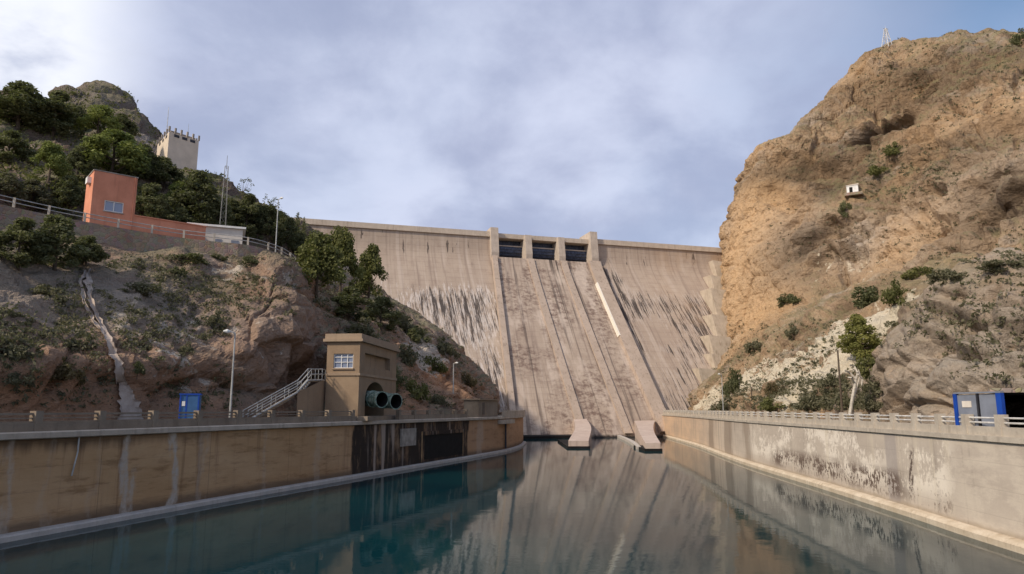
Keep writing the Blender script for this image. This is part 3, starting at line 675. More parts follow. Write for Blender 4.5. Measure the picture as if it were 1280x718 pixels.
# the tunnel mouth beside the blue gate: position on the road
TUN = Vector((28.9, 40.2, 5.2))
def in_tunnel(p): return p.z < 8.0 and 27 < p.x < 37 and 37.0 < p.y < 41.2
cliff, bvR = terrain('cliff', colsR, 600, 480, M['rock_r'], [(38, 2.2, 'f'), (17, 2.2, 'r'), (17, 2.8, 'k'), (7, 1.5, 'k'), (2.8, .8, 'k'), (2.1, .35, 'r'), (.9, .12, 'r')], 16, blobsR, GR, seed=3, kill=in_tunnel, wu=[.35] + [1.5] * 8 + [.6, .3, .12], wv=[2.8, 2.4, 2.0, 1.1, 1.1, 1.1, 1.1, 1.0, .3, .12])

def hit(px, py, bvs):
    r = ray(px, py).normalized(); best = None
    for b in bvs:
        h = b.ray_cast(CAMP, r)
        if h[0] is not None and (best is None or h[3] < best[3]): best = h
    return best

# ------------------------------------------------------------------ ground, water, roads
def sheet(name, pts, mat, uvscale=1):
    m = MB(); m.quad(pts); o = m.build(name, mat); o['kind'] = 'structure'; return o
sheet('ground', [(-4000, -4000, -4), (4000, -4000, -4), (4000, 4000, -4), (-4000, 4000, -4)], M['earth'])
def mat_water():
    t = NT('river_water'); p = t.pos()
    a = t.noise(t.scale(p, .55, .55, 1), 1, 3, .5); b = t.noise(t.scale(p, 2.6, 2.2, 1), 1, 3, .55); gust = t.noise(p, .035, 3, .5)
    n = t.bump(a, .06, .10); n = t.bump(b, .10, .02, n)
    big = t.noise(p, .05, 3, .5)
    c = t.mix(t.rng(big, .35, .65), (.003, .025, .034), (.005, .040, .047))
    t.b.inputs['IOR'].default_value = 1.333; t.b.inputs['Specular IOR Level'].default_value = .17
    t.b.inputs['Specular Tint'].default_value = (.74, .90, .95, 1)
    t.put(t.b.inputs['Roughness'], t.rng(gust, .35, .65, .02, .06))
    t.put(t.b.inputs['Base Color'], c); t.put(t.b.inputs['Normal'], n)
    return t.m
M['water'] = mat_water()
sheet('water', [(-80, -115, 0), (60, -115, 0), (60, 215, 0), (-80, 215, 0)], M['water'])

def strip(plan, side, o0, o1, z, name, mat):
    m = MB(); nr = plan_normals(plan, side)
    for i in range(len(plan) - 1):
        q = []
        for k, o in ((i, o0), (i + 1, o0), (i + 1, o1), (i, o1)):
            q.append((plan[k][0] + nr[k][0] * o, plan[k][1] + nr[k][1] * o, z))
        if side < 0: q = q[::-1]
        m.quad(q[::-1])
    o = m.build(name, mat); o['kind'] = 'structure'; return o
strip(LW, 1, 1.2, 10.5, 5.404, 'walkway', M['asphalt'])
strip(RW, -1, 1.2, 9.5, 5.236, 'road', M['asphalt'])
ROADC = spline(ROAD_EDGE, 1.0)
strip(ROADC, 1, .3, 9, ROADZ, 'upper_road', M['asphalt'])

# ------------------------------------------------------------------ left river wall
wl = empty('river_wall', (LW[0][0], LW[0][1], 0), 'long orange brown stained concrete river wall below the pump house', 'wall')
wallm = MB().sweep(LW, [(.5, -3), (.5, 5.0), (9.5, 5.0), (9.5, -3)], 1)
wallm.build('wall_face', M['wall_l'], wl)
cop = MB().sweep(LW, [(.12, 5.06), (.12, 5.34), (.2, 5.4), (1.2, 5.4), (1.2, 5.003), (.26, 5.003)], 1); cop.build('coping', M['coping'], wl)
led = MB().sweep(LW, [(0, -2.5), (0, .24), (.08, .32), (.497, .36), (.497, -2.5)], 1); led.build('footing', M['ledge'], wl)
for px, w, z0, z1 in ((96, .045, 2.9, 5.0),):
    s, p, n = plan_at(LW, 1, .40, px, 4)
    q = plan_s(LW, 1, .36, s, 0)[0]; q2 = plan_s(LW, 1, .36, s - .25, 0)[0]
    MB().tube([(q.x, q.y, z1), (q.x, q.y, 4.2), (q2.x, q2.y, z0)], w, 7).build('drain_pipe', M['galv'], wl)
# culvert mouth, sluice plate and drain spout on the wall face
def wall_box(u0, u1, z0, z1, o0, o1):
    m = MB(); n = max(1, int((u1 - u0)))
    pl = [plan_s(LW, 1, 0, u0 + (u1 - u0) * i / n, 0)[0] for i in range(n + 1)]
    return m.sweep([(p.x, p.y) for p in pl], [(o0, z0), (o0, z1), (o1, z1), (o1, z0)], 1, u0)
ua, ub = LU(529), LU(578)
cm = wall_box(ua, ub, .7, 3.5, .44, .498); cm.build('culvert_mouth', M['dark_in'], wl)  # thin plate on the face; the opening's shade is its colour
wall_box(ua - .5, ub + .5, 3.503, 3.95, .30, .499).build('culvert_lintel', M['wall_l'], wl)
wall_box(ua - .45, ua - .003, .4, 3.5, .36, .499).build('culvert_jamb', M['wall_l'], wl)
wall_box(ub + .003, ub + .45, .4, 3.5, .36, .499).build('culvert_jamb', M['wall_l'], wl)
us = LU(500); wall_box(us, LU(518), 2.5, 4.4, .28, .497).build('sluice_plate', M['roof_grey'], wl)
uw = LU(622); wall_box(uw, LU(636), 4.3, 4.9, -.5, .497).build('drain_spout', M['coping'], wl)
q = plan_s(LW, 1, .2, (uw + LU(636)) / 2, 0)[0]; MB().tube([(q.x, q.y, 4.3), (q.x, q.y, .5)], .16, 8).build('drain_pipe', M['dark_metal'], wl)

def parapet(plan, side, s_posts, spans, z, mat_post, mat_rail, root, metal=False, oc=.78):
    """spans: list of (s0, s1); posts at s_posts; all as parts of root"""
    for s0, s1 in spans:
        pts = [plan_s(plan, side, 0, s0 + (s1 - s0) * k / max(1, int(s1 - s0)), 0)[0] for k in range(max(1, int(s1 - s0)) + 1)]
        pl = [(p.x, p.y) for p in pts]
        MB().sweep(pl, [(oc - .17, z + .003), (oc - .17, z + .46), (oc + .17, z + .46), (oc + .17, z + .003)], side, s0).build('kerb', mat_post, root)
    for s in s_posts:
        p, a, n = plan_s(plan, side, oc, s, z)
        MB().box((p.x, p.y, z + .54), (.46, .44, 1.07), a).build('post', mat_post, root, bevel=.02)
    for a, b in zip(s_posts[:-1], s_posts[1:]):
        if not any(s0 - .1 <= a and b <= s1 + .1 for s0, s1 in spans): continue
        pa = plan_s(plan, side, oc, a, 0)[0]; pb = plan_s(plan, side, oc, b, 0)[0]
        if metal:
            m = MB()
            for zz in (.66, .90): m.tube([(pa.x, pa.y, z + zz), (pb.x, pb.y, z + zz)], .045, 6)
        else:
            m = MB(); d = math.dist(pa, pb); mid = (pa + pb) / 2; ang = math.atan2(pb.y - pa.y, pb.x - pa.x)
            for zz, h in ((.92, .11), (.70, .06), (.50, .07)): m.box((mid.x, mid.y, z + zz), (d - .464, .13, h), ang)
        m.build('rail', mat_rail, root)
sA = plan_at(LW, 1, .78, 45, 6)[0]; sB = plan_at(LW, 1, .78, 125, 6)[0]
sp = sB - sA
sH = LU(446)
posts = []
s = sA - 14 * sp
while s < sH: posts.append(s); s += sp
pl_ = empty('parapet', (LW[60][0], LW[60][1], 5.4), 'brown concrete parapet with thick posts and slim rails running left of the pump house', 'railing', 'parapets on the river walls')
parapet(LW, 1, posts, [(posts[0], sH)], 5.4, M['par_l'], M['par_l'], pl_)
s0 = LU(500); posts2 = [s0 + 3.9 * k for k in range(9) if s0 + 3.9 * k < LU(596)]
pm_ = empty('parapet', tuple(plan_s(LW, 1, .78, s0, 5.4)[0]), 'low brown concrete parapet running from the pipes to the little concrete hut', 'railing', 'parapets on the river walls')
parapet(LW, 1, posts2, [(posts2[0], posts2[-1])], 5.4, M['par_l'], M['par_l'], pm_)
se = LU(628); sE = sum(math.dist(LW[i], LW[i - 1]) for i in range(1, len(LW)))
wall_end = [plan_s(LW, 1, 0, se + (sE - .05 - se) * k / 14, 0)[0] for k in range(15)]
em = MB().sweep([(p.x, p.y) for p in wall_end], [(.15, 5.403), (.15, 6.3), (.6, 6.3), (.6, 5.403)], 1, se)
eo = em.build('parapet', M['coping']); tag(eo, 'solid plain concrete parapet at the far end of the left river wall', 'railing')

# ------------------------------------------------------------------ right river wall
wr = empty('river_wall', (RW[0][0], RW[0][1], 0), 'pale lime stained concrete river wall with flaking patches on the right bank', 'wall')
MB().sweep(RW, [(.5, -3), (.5, 4.93), (8.5, 4.93), (8.5, -3)], -1).build('wall_face', M['wall_r'], wr)
MB().sweep(RW, [(.36, 4.97), (.36, 5.23), (1.2, 5.23), (1.2, 4.933), (.42, 4.933)], -1).build('coping', M['par_r'], wr)
MB().sweep(RW, [(-.05, -2.5), (-.05, .30), (.1, .45), (.497, .50), (.497, -2.5)], -1).build('footing', M['ledge_r'], wr)
t0 = plan_at(RW, -1, .78, 1252, 6)[0]; pr_ = empty('parapet', tuple(plan_s(RW, -1, .78, t0, 5.23)[0]), 'grey concrete posts with two thin pale pipe rails along the right bank road', 'railing', 'parapets on the river walls')
postsR = [t0 + 3.12 * k for k in range(-30, 46)]
sR = sum(math.dist(RW[i], RW[i - 1]) for i in range(1, len(RW)))
postsR = [s for s in postsR if 1 < s < sR - 1]
parapet(RW, -1, postsR, [(postsR[0], postsR[-1])], 5.23, M['par_r'], M['pale_metal'], pr_, metal=True)

# ------------------------------------------------------------------ the dam
O = Vector((-55.8, 195, 0)); dU = Vector((.9593, .2824, 0)); dV = Vector((.2824, -.9593, 0))
def D(u, v, z): return O + dU * u + dV * v + Vector((0, 0, z))
ZC = 58.6
def fv(z, zb=51.0, k=.88):
    h = zb - z; return k * .5 * (h + math.sqrt(h * h + 14)) - k * .5 * (math.sqrt(14) - 0) * .0
def dam_hit(px, py, extra=0):
    r = ray(px, py); lo, hi = 60., 330.
    def g(Y):
        p = CAMP + r * (Y / r.y); v = (p - O).dot(dV); return v - (fv(p.z) + extra)
    for _ in range(60):
        mid = (lo + hi) / 2
        if g(mid) > 0: lo = mid
        else: hi = mid
    p = CAMP + r * (lo / r.y); return p, (p - O).dot(dU)
dam = empty('dam', tuple(D(66, 40, 0)), 'huge weathered concrete gravity dam closing the gorge with a gated spillway', 'dam')
def wing(u0, u1, name):
    m = MB(); zs = [57.0, 55, 53, 52, 51, 50, 49, 48, 46.5, 45, 43, 41] + list(range(38, -5, -3)); us = np.arange(u0, u1 + .01, (u1 - u0) / round((u1 - u0) / 3))
    arc = [0]
    for a, b in zip(zs[:-1], zs[1:]): arc.append(arc[-1] + math.hypot(a - b, fv(a) - fv(b)))
    for i in range(len(us) - 1):
        for j in range(len(zs) - 1):
            q = [D(us[i], fv(zs[j + 1]), zs[j + 1]), D(us[i + 1], fv(zs[j + 1]), zs[j + 1]), D(us[i + 1], fv(zs[j]), zs[j]), D(us[i], fv(zs[j]), zs[j])]
            m.quad(q, [(us[i], arc[j + 1]), (us[i + 1], arc[j + 1]), (us[i + 1], arc[j]), (us[i], arc[j])])
    m.quad([D(u0, fv(57), 57), D(u1, fv(57), 57), D(u1, -9, 57), D(u0, -9, 57)])
    m.quad([D(u0, -9, 57), D(u1, -9, 57), D(u1, -9, -4), D(u0, -9, -4)])
    return m.build(name, M['dam'], dam)
wing(-30, 51.6, 'dam_face'); wing(84.8, 150, 'dam_face')
def uL(z): return 51.6 - 6.6 * max(0, min(1, (50 - z) / 50)) ** 1.1
UR = 84.8
zs = [51.2, 51.25, 51.1, 50.6, 49.8, 48.8, 47.5, 46, 44] + list(range(42, -4, -2))
vs = [-6, -3, -.5, 1.2, 2.6] ; 
def cv(z): return fv(z) + 1.1
m = MB(); pts = []
for i, z in enumerate(zs):
    v = -6 if i == 0 else (-2.0 if i == 1 else (.2 if i == 2 else (cv(z))))
    pts.append((v, z))
arc = [0]
for a, b in zip(pts[:-1], pts[1:]): arc.append(arc[-1] + math.dist(a, b))
NB = 24
for j in range(len(pts) - 1):
    for i in range(NB):
        def cp(jj, ii):
            v, z = pts[jj]; a = uL(z); u = a + (UR - a) * ii / NB; return D(u, v, z), u
        q = [cp(j + 1, i), cp(j + 1, i + 1), cp(j, i + 1), cp(j, i)]
        # the stains follow the fanned bays: u is taken from the crest position
        uu = [51.6 + (UR - 51.6) * k / NB for k in (i, i + 1, i + 1, i)]
        m.quad([x[0] for x in q], [(uu[0], arc[j + 1]), (uu[1], arc[j + 1]), (uu[2], arc[j]), (uu[3], arc[j])])
m.build('spillway_chute', M['chute'], dam)
def rib(uf, w, h, name, mat, z_top=50.2, z_bot=.6, prn=dam):
    """a low wall lying on the chute; uf(z) gives its left edge"""
    m = MB(); zz = [z for z in np.arange(z_top, z_bot - .01, -(z_top - z_bot) / 26)]
    th = math.atan(.88); prev = None; L = 0
    for z in zz:
        a = uf(z); ww = w(z) if callable(w) else w
        up = Vector((0, 0, .66)) + dV * .75
        b0, b1 = D(a, cv(z) - .6, z), D(a + ww, cv(z) - .6, z)
        t0, t1 = D(a, cv(z), z) + up * h, D(a + ww, cv(z), z) + up * h
        cur = (b0, t0, t1, b1)
        if prev:
            l = (cur[1] - prev[1]).length
            for x, y in ((0, 1), (1, 2), (2, 3)):
                q = [cur[x], cur[y], prev[y], prev[x]]
                uvq = [(a + .1 * x, L + l), (a + .1 * x + (ww if x == 1 else h), L + l), (a + .1 * x + (ww if x == 1 else h), L), (a + .1 * x, L)]
                m.quad(q, uvq)
        else: m.quad([b0, b1, t1, t0])
        prev = cur; L += (cur[1] - prev[1]).length if False else ((z_top - z_bot) / 26) * 1.33
    m.quad([prev[0], prev[1], prev[2], prev[3]])
    return m.build(name, mat, prn)
def fan(frac):
    return lambda z: uL(z) + (UR - uL(z)) * frac
rib(lambda z: uL(z) - .5, 1.5, .9, 'training_wall', M['rib'])
rib(lambda z: 81.4, 3.7, 1.1, 'training_wall', M['rib'])
rib(lambda z: 62.0 - 1.2 * (50 - z) / 50, 2.0, .5, 'dividing_wall', M['rib'])
rib(lambda z: 72.4 - .2 * (50 - z) / 50, 2.0, .5, 'dividing_wall', M['rib'])
rib(lambda z: 81.2, .45, 1.15, 'sunlit_stripe', M['sun_stripe'], 42.5, 25.5)  # added rib: the sliver of sun on the chute, painted as pale colour
# piers, bridge, gates
for k, uc in enumerate((52.2, 62.7, 73.2, 83.9)):
    end = k in (0, 3); zt = 60.6 if k == 3 else (59.7 if k == 0 else 58.1)
    m = MB(); w = 2.3 if end else 2.0
    prof = [(-7, 40), (2.6, 47.5), (3.0, 52), (1.9, zt), (-7, zt)]
    for a, b in ((0, 1), (1, 2), (2, 3), (3, 4), (4, 0)):
        (v0, z0), (v1, z1) = prof[a], prof[b]
        m.quad([D(uc - w / 2, v0, z0), D(uc + w / 2, v0, z0), D(uc + w / 2, v1, z1), D(uc - w / 2, v1, z1)])
    m.quad([D(uc - w / 2, v, z) for v, z in prof][::-1]); m.quad([D(uc + w / 2, v, z) for v, z in prof])
    m.build('pier', M['pier'], dam)
for a, b in ((53.35, 61.7), (63.7, 72.2), (74.2, 82.75)):
    m = MB(); n = 8
    def gq(z0, z1, v0, v1, mb, ua=a, ub=b): mb.quad([D(ua, v0, z0), D(ub, v0, z0), D(ub, v1, z1), D(ua, v1, z1)])
    for i in range(n):
        z0 = 51.25 + 3.6 * i / n; z1 = 51.25 + 3.6 * (i + 1) / n
        c0 = -2.2 + .9 * math.sin(PI * i / n / 1.6); c1 = -2.2 + .9 * math.sin(PI * (i + 1) / n / 1.6)
        gq(z0, z1, c0, c1, m)
    g = m.build('spillway_gate', M['gate_steel'], dam)
    rb = MB()
    for zr in (52.0, 52.9, 53.8): gq(zr, zr + .14, -1.2, -1.2, rb); gq(zr, zr, -2.2, -1.2, rb); gq(zr + .14, zr + .14, -1.2, -2.2, rb)
    rb.build('gate_rib', M['dark_metal'], g)
    mm = MB(); gq(54.85, 55.15, -1.1, -1.1, mm); gq(54.85, 54.85, -2.6, -1.1, mm); gq(55.15, 55.15, -1.1, -2.6, mm); mm.build('gate_beam', M['pier'], g)
    mk = MB(); gq(55.15, 57.0, -3.2, -3.2, mk); mk.build('gate_recess', M['gate_steel'], dam)
m = MB()
def ubox(mb, u0, u1, v0, v1, z0, z1, slope=0):
    P = [D(u, v, z) for z in (z0, z1) for u, v in ((u0, v1), (u1, v1), (u1, v0), (u0, v0))]
    for q in ((3, 2, 1, 0), (4, 5, 6, 7), (0, 1, 5, 4), (1, 2, 6, 5), (2, 3, 7, 6), (3, 0, 4, 7)): mb.quad([P[k] for k in q])
ubox(m, 53.36, 82.74, -5, .5, 57.0, 58.35); m.build('gate_bridge', M['crest'], dam)
for u0, u1 in ((-30, 51.04), (85.06, 150)):
    m = MB(); ubox(m, u0, u1, -9.2, 1.0, 57.02, 57.5); ubox(m, u0, u1, .25, .95, 57.503, ZC); m.build('crest_parapet', M['crest'], dam)
# toe walls running into the basin
def slab(path_l, path_r, zt, name, mat, zb=-2.5):
    k_ = 5 if len(path_l) > 2 else 1
    def dens(P): return [tuple(P[i][j] + (P[i + 1][j] - P[i][j]) * t / k_ for j in range(len(P[0]))) for i in range(len(P) - 1) for t in range(k_)] + [tuple(P[-1])]
    if len(path_l) > 2: path_l, path_r, zt = spline(path_l, 4), None or path_r, zt
    if path_r is not None and len(path_l) != len(path_r):
        n_ = len(path_l) - 1; q_ = spline(path_r, 1); path_r = [q_[round(i * (len(q_) - 1) / n_)] for i in range(n_ + 1)]
        zt = [float(np.interp(i / n_, np.linspace(0, 1, len(zt)), zt)) for i in range(n_ + 1)]
    m = MB(); n = len(path_l)
    for i in range(n - 1):
        a, b, c, d = path_l[i], path_r[i], path_r[i + 1], path_l[i + 1]
        T = [(a[0], a[1], zt[i]), (b[0], b[1], zt[i]), (c[0], c[1], zt[i + 1]), (d[0], d[1], zt[i + 1])]
        m.quad(T[::-1])
        m.quad([(a[0], a[1], zb), (a[0], a[1], zt[i]), (d[0], d[1], zt[i + 1]), (d[0], d[1], zb)])
        m.quad([(b[0], b[1], zb), (c[0], c[1], zb), (c[0], c[1], zt[i + 1]), (b[0], b[1], zt[i])])
    a, b = path_l[-1], path_r[-1]
    m.quad([(a[0], a[1], zb), (a[0], a[1], zt[-1]), (b[0], b[1], zt[-1]), (b[0], b[1], zb)])
    return m.build(name, mat, dam)
slab([(14.6, 174), (12.9, 150), (9.5, 124)], [(17.6, 173), (16.2, 150), (12.9, 124)], [4.3, 2.7, 1.25], 'toe_wall', M['apron'])
slab([(29.6, 178), (27.2, 160), (24.4, 141), (21.0, 116)], [(34.4, 176), (30.9, 160), (27.3, 141), (23.4, 116)], [3.8, 2.9, 2.0, 1.25], 'toe_wall', M['apron'])
slab([(24.8, 178), (23.9, 160), (22.5, 141), (20.5, 121)], [(25.7, 178), (24.7, 160), (23.4, 141), (21.2, 121)], [.5, .5, .5, .45], 'toe_footing', M['ledge'])
slab([(9.3, 150), (9.3, 123.6)], [(13.1, 150), (13.1, 123.6)], [.4, .35], 'toe_footing', M['dark_in'])
slab([(20.8, 126), (20.8, 115.6)], [(23.6, 126), (23.6, 115.6)], [.42, .38], 'toe_footing', M['dark_in'])
a0 = [D(u, cv(0) + 1.6, 0) for u in (44, 61.5)]; b0 = [D(u, cv(0) - 2, 0) for u in (44, 61.5)]
slab([tuple(b0[0][:2]), tuple(a0[0][:2])], [tuple(b0[1][:2]), tuple(a0[1][:2])], [.9, .55], 'toe_footing', M['dark_in'])
# stepped abutment blocks down the right contact
for (xa, xb, ya, yb) in ((897, 913, 327, 347), (894, 915, 347, 366), (897, 926, 365, 396), (897, 931, 396, 421), (892, 925, 421, 443), (894, 905, 443, 461), (876, 905, 461, 474)):
    pa, ua_ = dam_hit(xa, yb, 2.0); pb, ub_ = dam_hit(xb, yb, 2.0); zt_ = dam_hit((xa + xb) / 2, ya, 2.0)[0].z; m = MB()
    z0, z1 = pa.z, zt_; v0 = fv(z0) + 2.0; v1 = v0 - .35 * (z1 - z0)
    P = [D(ua_ + .6, v0, z0 - 2), D(ub_, v0, z0 - 2), D(ub_, v1, z1 - .5), D(ua_, v1, z1)]
    Q = [D(ua_ + .6, v0 - 9, z0 - 2), D(ub_, v0 - 9, z0 - 2), D(ub_, v0 - 9, z1 - .5), D(ua_, v0 - 9, z1)]
    m.quad(P); m.quad(Q[::-1])
    for a, b in ((0, 1), (1, 2), (2, 3), (3, 0)): m.quad([P[a], Q[a], Q[b], P[b]])
    m.build('abutment_block', M['abut'], dam)

# ------------------------------------------------------------------ pump house with its two outlet pipes
hc = Vector((-15.25, 72.3)); hd = Vector((.105, .994)); hn = Vector((-.994, .105))     # corner, along the wall, away from the water
def H(a, b, z): return Vector((hc.x + hd.x * a + hn.x * b, hc.y + hd.y * a + hn.y * b, z))
ph = empty('pump_house', tuple(H(5, 2, 5.4)), 'ochre two storey pump house with flat roof standing on the left river wall', 'building')
def hbox(a0, a1, b0, b1, z0, z1, mb=None):
    m = mb or MB(); P = [H(a, b, z) for z in (z0, z1) for a, b in ((a0, b0), (a1, b0), (a1, b1), (a0, b1))]
    for q in ((3, 2, 1, 0), (4, 5, 6, 7), (0, 1, 5, 4), (1, 2, 6, 5), (2, 3, 7, 6), (3, 0, 4, 7)): m.quad([P[k] for k in q][::-1])
    return m
LEN, WID = 14.0, 3.4
ZT = 13.25
# water-side wall with an arched opening (a 3.6..8.2) and a recessed panel above
wm = MB()
A0, A1, AS, AR = 2.2, 9.2, 7.7, 1.7
def wq(a0, z0, a1, z1, b=0): wm.quad([H(a0, b, z0), H(a1, b, z0), H(a1, b, z1), H(a0, b, z1)])
wq(0, 5.0, A0, 9.86); wq(A1, 5.0, LEN, 9.86)
na = 12; arc_pts = []
for i in range(na + 1):
    t = PI - PI * i / na; arc_pts.append(((A0 + A1) / 2 + (A1 - A0) / 2 * math.cos(t), AS + AR * math.sin(t)))
for (x0, y0), (x1, y1) in zip(arc_pts[:-1], arc_pts[1:]):
    wm.quad([H(x0, 0, y0), H(x1, 0, y1), H(x1, 0, 9.86), H(x0, 0, 9.86)])
    wm.quad([H(x0, 0, y0), H(x0, 2.6, y0), H(x1, 2.6, y1), H(x1, 0, y1)])
for x in (A0, A1): wm.quad([H(x, 0, 5.0), H(x, 2.6, 5.0), H(x, 2.6, AS), H(x, 0, AS)])
# upper storey with panel recess
R0, R1, Z0, Z1 = 1.7, 11.2, 10.9, 12.25
wq(0, 9.86, LEN, Z0); wq(0, Z1, LEN, ZT); wq(0, Z0, R0, Z1); wq(R1, Z0, LEN, Z1)
wq(R0, Z0, R1, Z1, .55)
for (a, z, a2, z2) in ((R0, Z0, R1, Z0), (R0, Z1, R1, Z1), (R0, Z0, R0, Z1), (R1, Z0, R1, Z1)):
    wm.quad([H(a, 0, z), H(a2, 0, z2), H(a2, .55, z2), H(a, .55, z)])
# front wall with window opening
W0, W1, WZ0, WZ1 = .67, 2.7, 10.6, 12.05
def fq(b0, z0, b1, z1, a=0): wm.quad([H(a, b1, z0), H(a, b0, z0), H(a, b0, z1), H(a, b1, z1)])
fq(0, 5.0, WID, WZ0); fq(0, WZ1, WID, ZT); fq(0, WZ0, W0, WZ1); fq(W1, WZ0, WID, WZ1)
for (b, z, b2, z2) in ((W0, WZ0, W1, WZ0), (W0, WZ1, W1, WZ1), (W0, WZ0, W0, WZ1), (W1, WZ0, W1, WZ1)):
    wm.quad([H(0, b, z), H(0, b2, z2), H(.25, b2, z2), H(.25, b, z)])
wm.quad([H(LEN, 0, 5), H(LEN, WID, 5), H(LEN, WID, ZT), H(LEN, 0, ZT)]); wm.quad([H(0, WID, 5), H(LEN, WID, 5), H(LEN, WID, ZT), H(0, WID, ZT)])
wm.build('wall', M['house'], ph)
hbox(-.3, LEN + .2, -1.1, -.004, 5.41, 5.85).build('plinth', M['par_l'], ph)
hbox(A0, A1, 2.603, 2.8, 5, 9.0).build('chamber_back', M['dark_in'], ph)
hbox(-.35, LEN + .35, -.35, WID + .35, ZT + .003, ZT + .28).build('roof', M['trim'], ph)
hbox(-.2, LEN + .2, -.2, WID + .2, ZT + .283, ZT + .8).build('roof_parapet', M['trim'], ph)
hbox(-.12, LEN, -.12, -.003, 9.86, 10.12).build('string_course', M['trim'], ph); hbox(-.12, -.003, 0, WID, 9.86, 10.12).build('string_course', M['trim'], ph)
wf = MB()
for b in (W0 + .04, W0 + .62, W0 + 1.24, W1 - .04): hbox(.12, .2, b - .035, b + .035, WZ0, WZ1, wf)
for z in (WZ0 + .04, WZ0 + .6, WZ0 + 1.1, WZ1 - .04): hbox(.121, .199, W0, W1, z - .03, z + .03, wf)
w = wf.build('window', M['white'], ph); hbox(.215, .24, W0, W1, WZ0, WZ1).build('pane', M['glass'], w)
hbox(-.15, .1, W0 - .1, W1 + .1, WZ0 - .14, WZ0 - .003).build('window_sill', M['trim'], ph)
# outlet pipes: open steel pipes with a flange
def pipe(a, z, L, r, ax):
    base = H(a, 1.2, z); ax = Vector(ax).normalized(); m = MB()
    sd = ax.cross(Vector((0, 0, 1))).normalized(); up = sd.cross(ax)
    def ring(t, rr): return [base + ax * t + (sd * math.cos(2 * PI * k / 28) + up * math.sin(2 * PI * k / 28)) * rr for k in range(28)]
    seq = [ring(0, r), ring(L * .55, r), ring(L * .55, r * 1.1), ring(L * .6, r * 1.1), ring(L * .6, r), ring(L - .12, r), ring(L - .12, r * 1.07), ring(L, r * 1.07), ring(L, r * .93)]
    for A, B in zip(seq[:-1], seq[1:]):
        for k in range(28): j = (k + 1) % 28; m.quad([A[k], A[j], B[j], B[k]])
    o = m.build('outlet_pipe', M['pipe'], ph)
    mi = MB(); A, B = ring(L - .01, r * .93), ring(.4, r * .9)
    for k in range(28): j = (k + 1) % 28; mi.quad([A[k], A[j], B[j], B[k]])
    mi.quad(B); mi.build('pipe_bore', M['dark_in'], o)
pipe(4.6, 7.72, 3.6, .80, (.74, -.67, -.06)); pipe(7.9, 7.62, 4.5, .80, (.74, -.67, -.06))
# landing and steel stair on its left side
stair = empty('stairway', (-20, 66, 5.4), 'outdoor stair with pale steel handrails climbing to the pump house', 'stairs')
lt = H(2.2, WID, 9.86)
pA = atY(306, 514, 66.5); pA.z = 5.45
pM = atY(378, 474, 67.5); pB = atY(384, 467, 67.6); pT = atY(400, 463, 67.8)
zt = 9.0
fl = [Vector((atY(304, 514, 62.5).x, 62.5, 5.45)), Vector((atY(372, 480, 67.5).x, 67.5, 8.2)), Vector((atY(385, 467, 69).x, 69, 9.35)), Vector((H(.7, WID, 0).x - .25, 71.8, 9.5))]
sm = MB()
for i in range(len(fl) - 1):
    a, b = fl[i], fl[i + 1]; n = max(2, int((b - a).length / .32))
    for k in range(n):
        p = a + (b - a) * ((k + .5) / n); sm.box((p.x, p.y + .6, p.z - .08), ((b - a).x / n + .03, 1.2, .14), 0)
sm.build('steps', M['coping'], stair)
for off in (0, 1.2):
    m = MB(); P = [p + Vector((0, off, 0)) for p in fl]
    m.tube([p + Vector((0, 0, -.1)) for p in P], .09, 5).build('stringer', M['galv'], stair)
    hm = MB()
    for hgt in (.5, 1.0): hm.tube([p + Vector((0, 0, hgt)) for p in P], .04, 5)
    hm.build('handrail', M['galv'], stair)
    for i in range(len(P) - 1):
        n = max(1, int((P[i + 1] - P[i]).length / 1.4))
        for k in range(n + (i == len(P) - 2)):
            p = P[i] + (P[i + 1] - P[i]) * (k / n); MB().tube([p, p + Vector((0, 0, 1.0))], .035, 5).build('baluster', M['galv'], stair)
sup = MB(); a, b = fl[1], fl[-1]
sup.prism([(a.x, a.y + .1), (b.x, b.y + .1), (b.x, b.y + 1.1), (a.x, a.y + 1.1)], 5.3, 9, [8.1, 9.35, 9.35, 8.1]); sup.build('stair_base', M['house'], stair)

# little hut near the end of the left wall
s_, p_, n_ = plan_at(LW, 1, 1.0, 611, 6); a_ = plan_s(LW, 1, 0, s_, 0)[1]
hut = empty('hut', (p_.x, p_.y, 5.4), 'small flat roofed concrete hut near the far end of the left river wall', 'building')
def lbox(cx, cy, cz, dx, dy, dz, mb=None):      # axis: x along wall, y away from the water
    c, s = math.cos(a_), math.sin(a_); q = (p_.x + cx * c - cy * s, p_.y + cx * s + cy * c, cz)
    return (mb or MB()).box(q, (dx, dy, dz), a_)
lbox(0, 1.2, 6.62, 8.5, 2.3, 2.42).build('wall', M['par_l'], hut)
lbox(0, 1.2, 7.92, 9.1, 2.9, .17).build('roof', M['trim'], hut)
lbox(-2.2, .04, 6.6, .9, .05, 1.7).build('door', M['dark_metal'], hut)

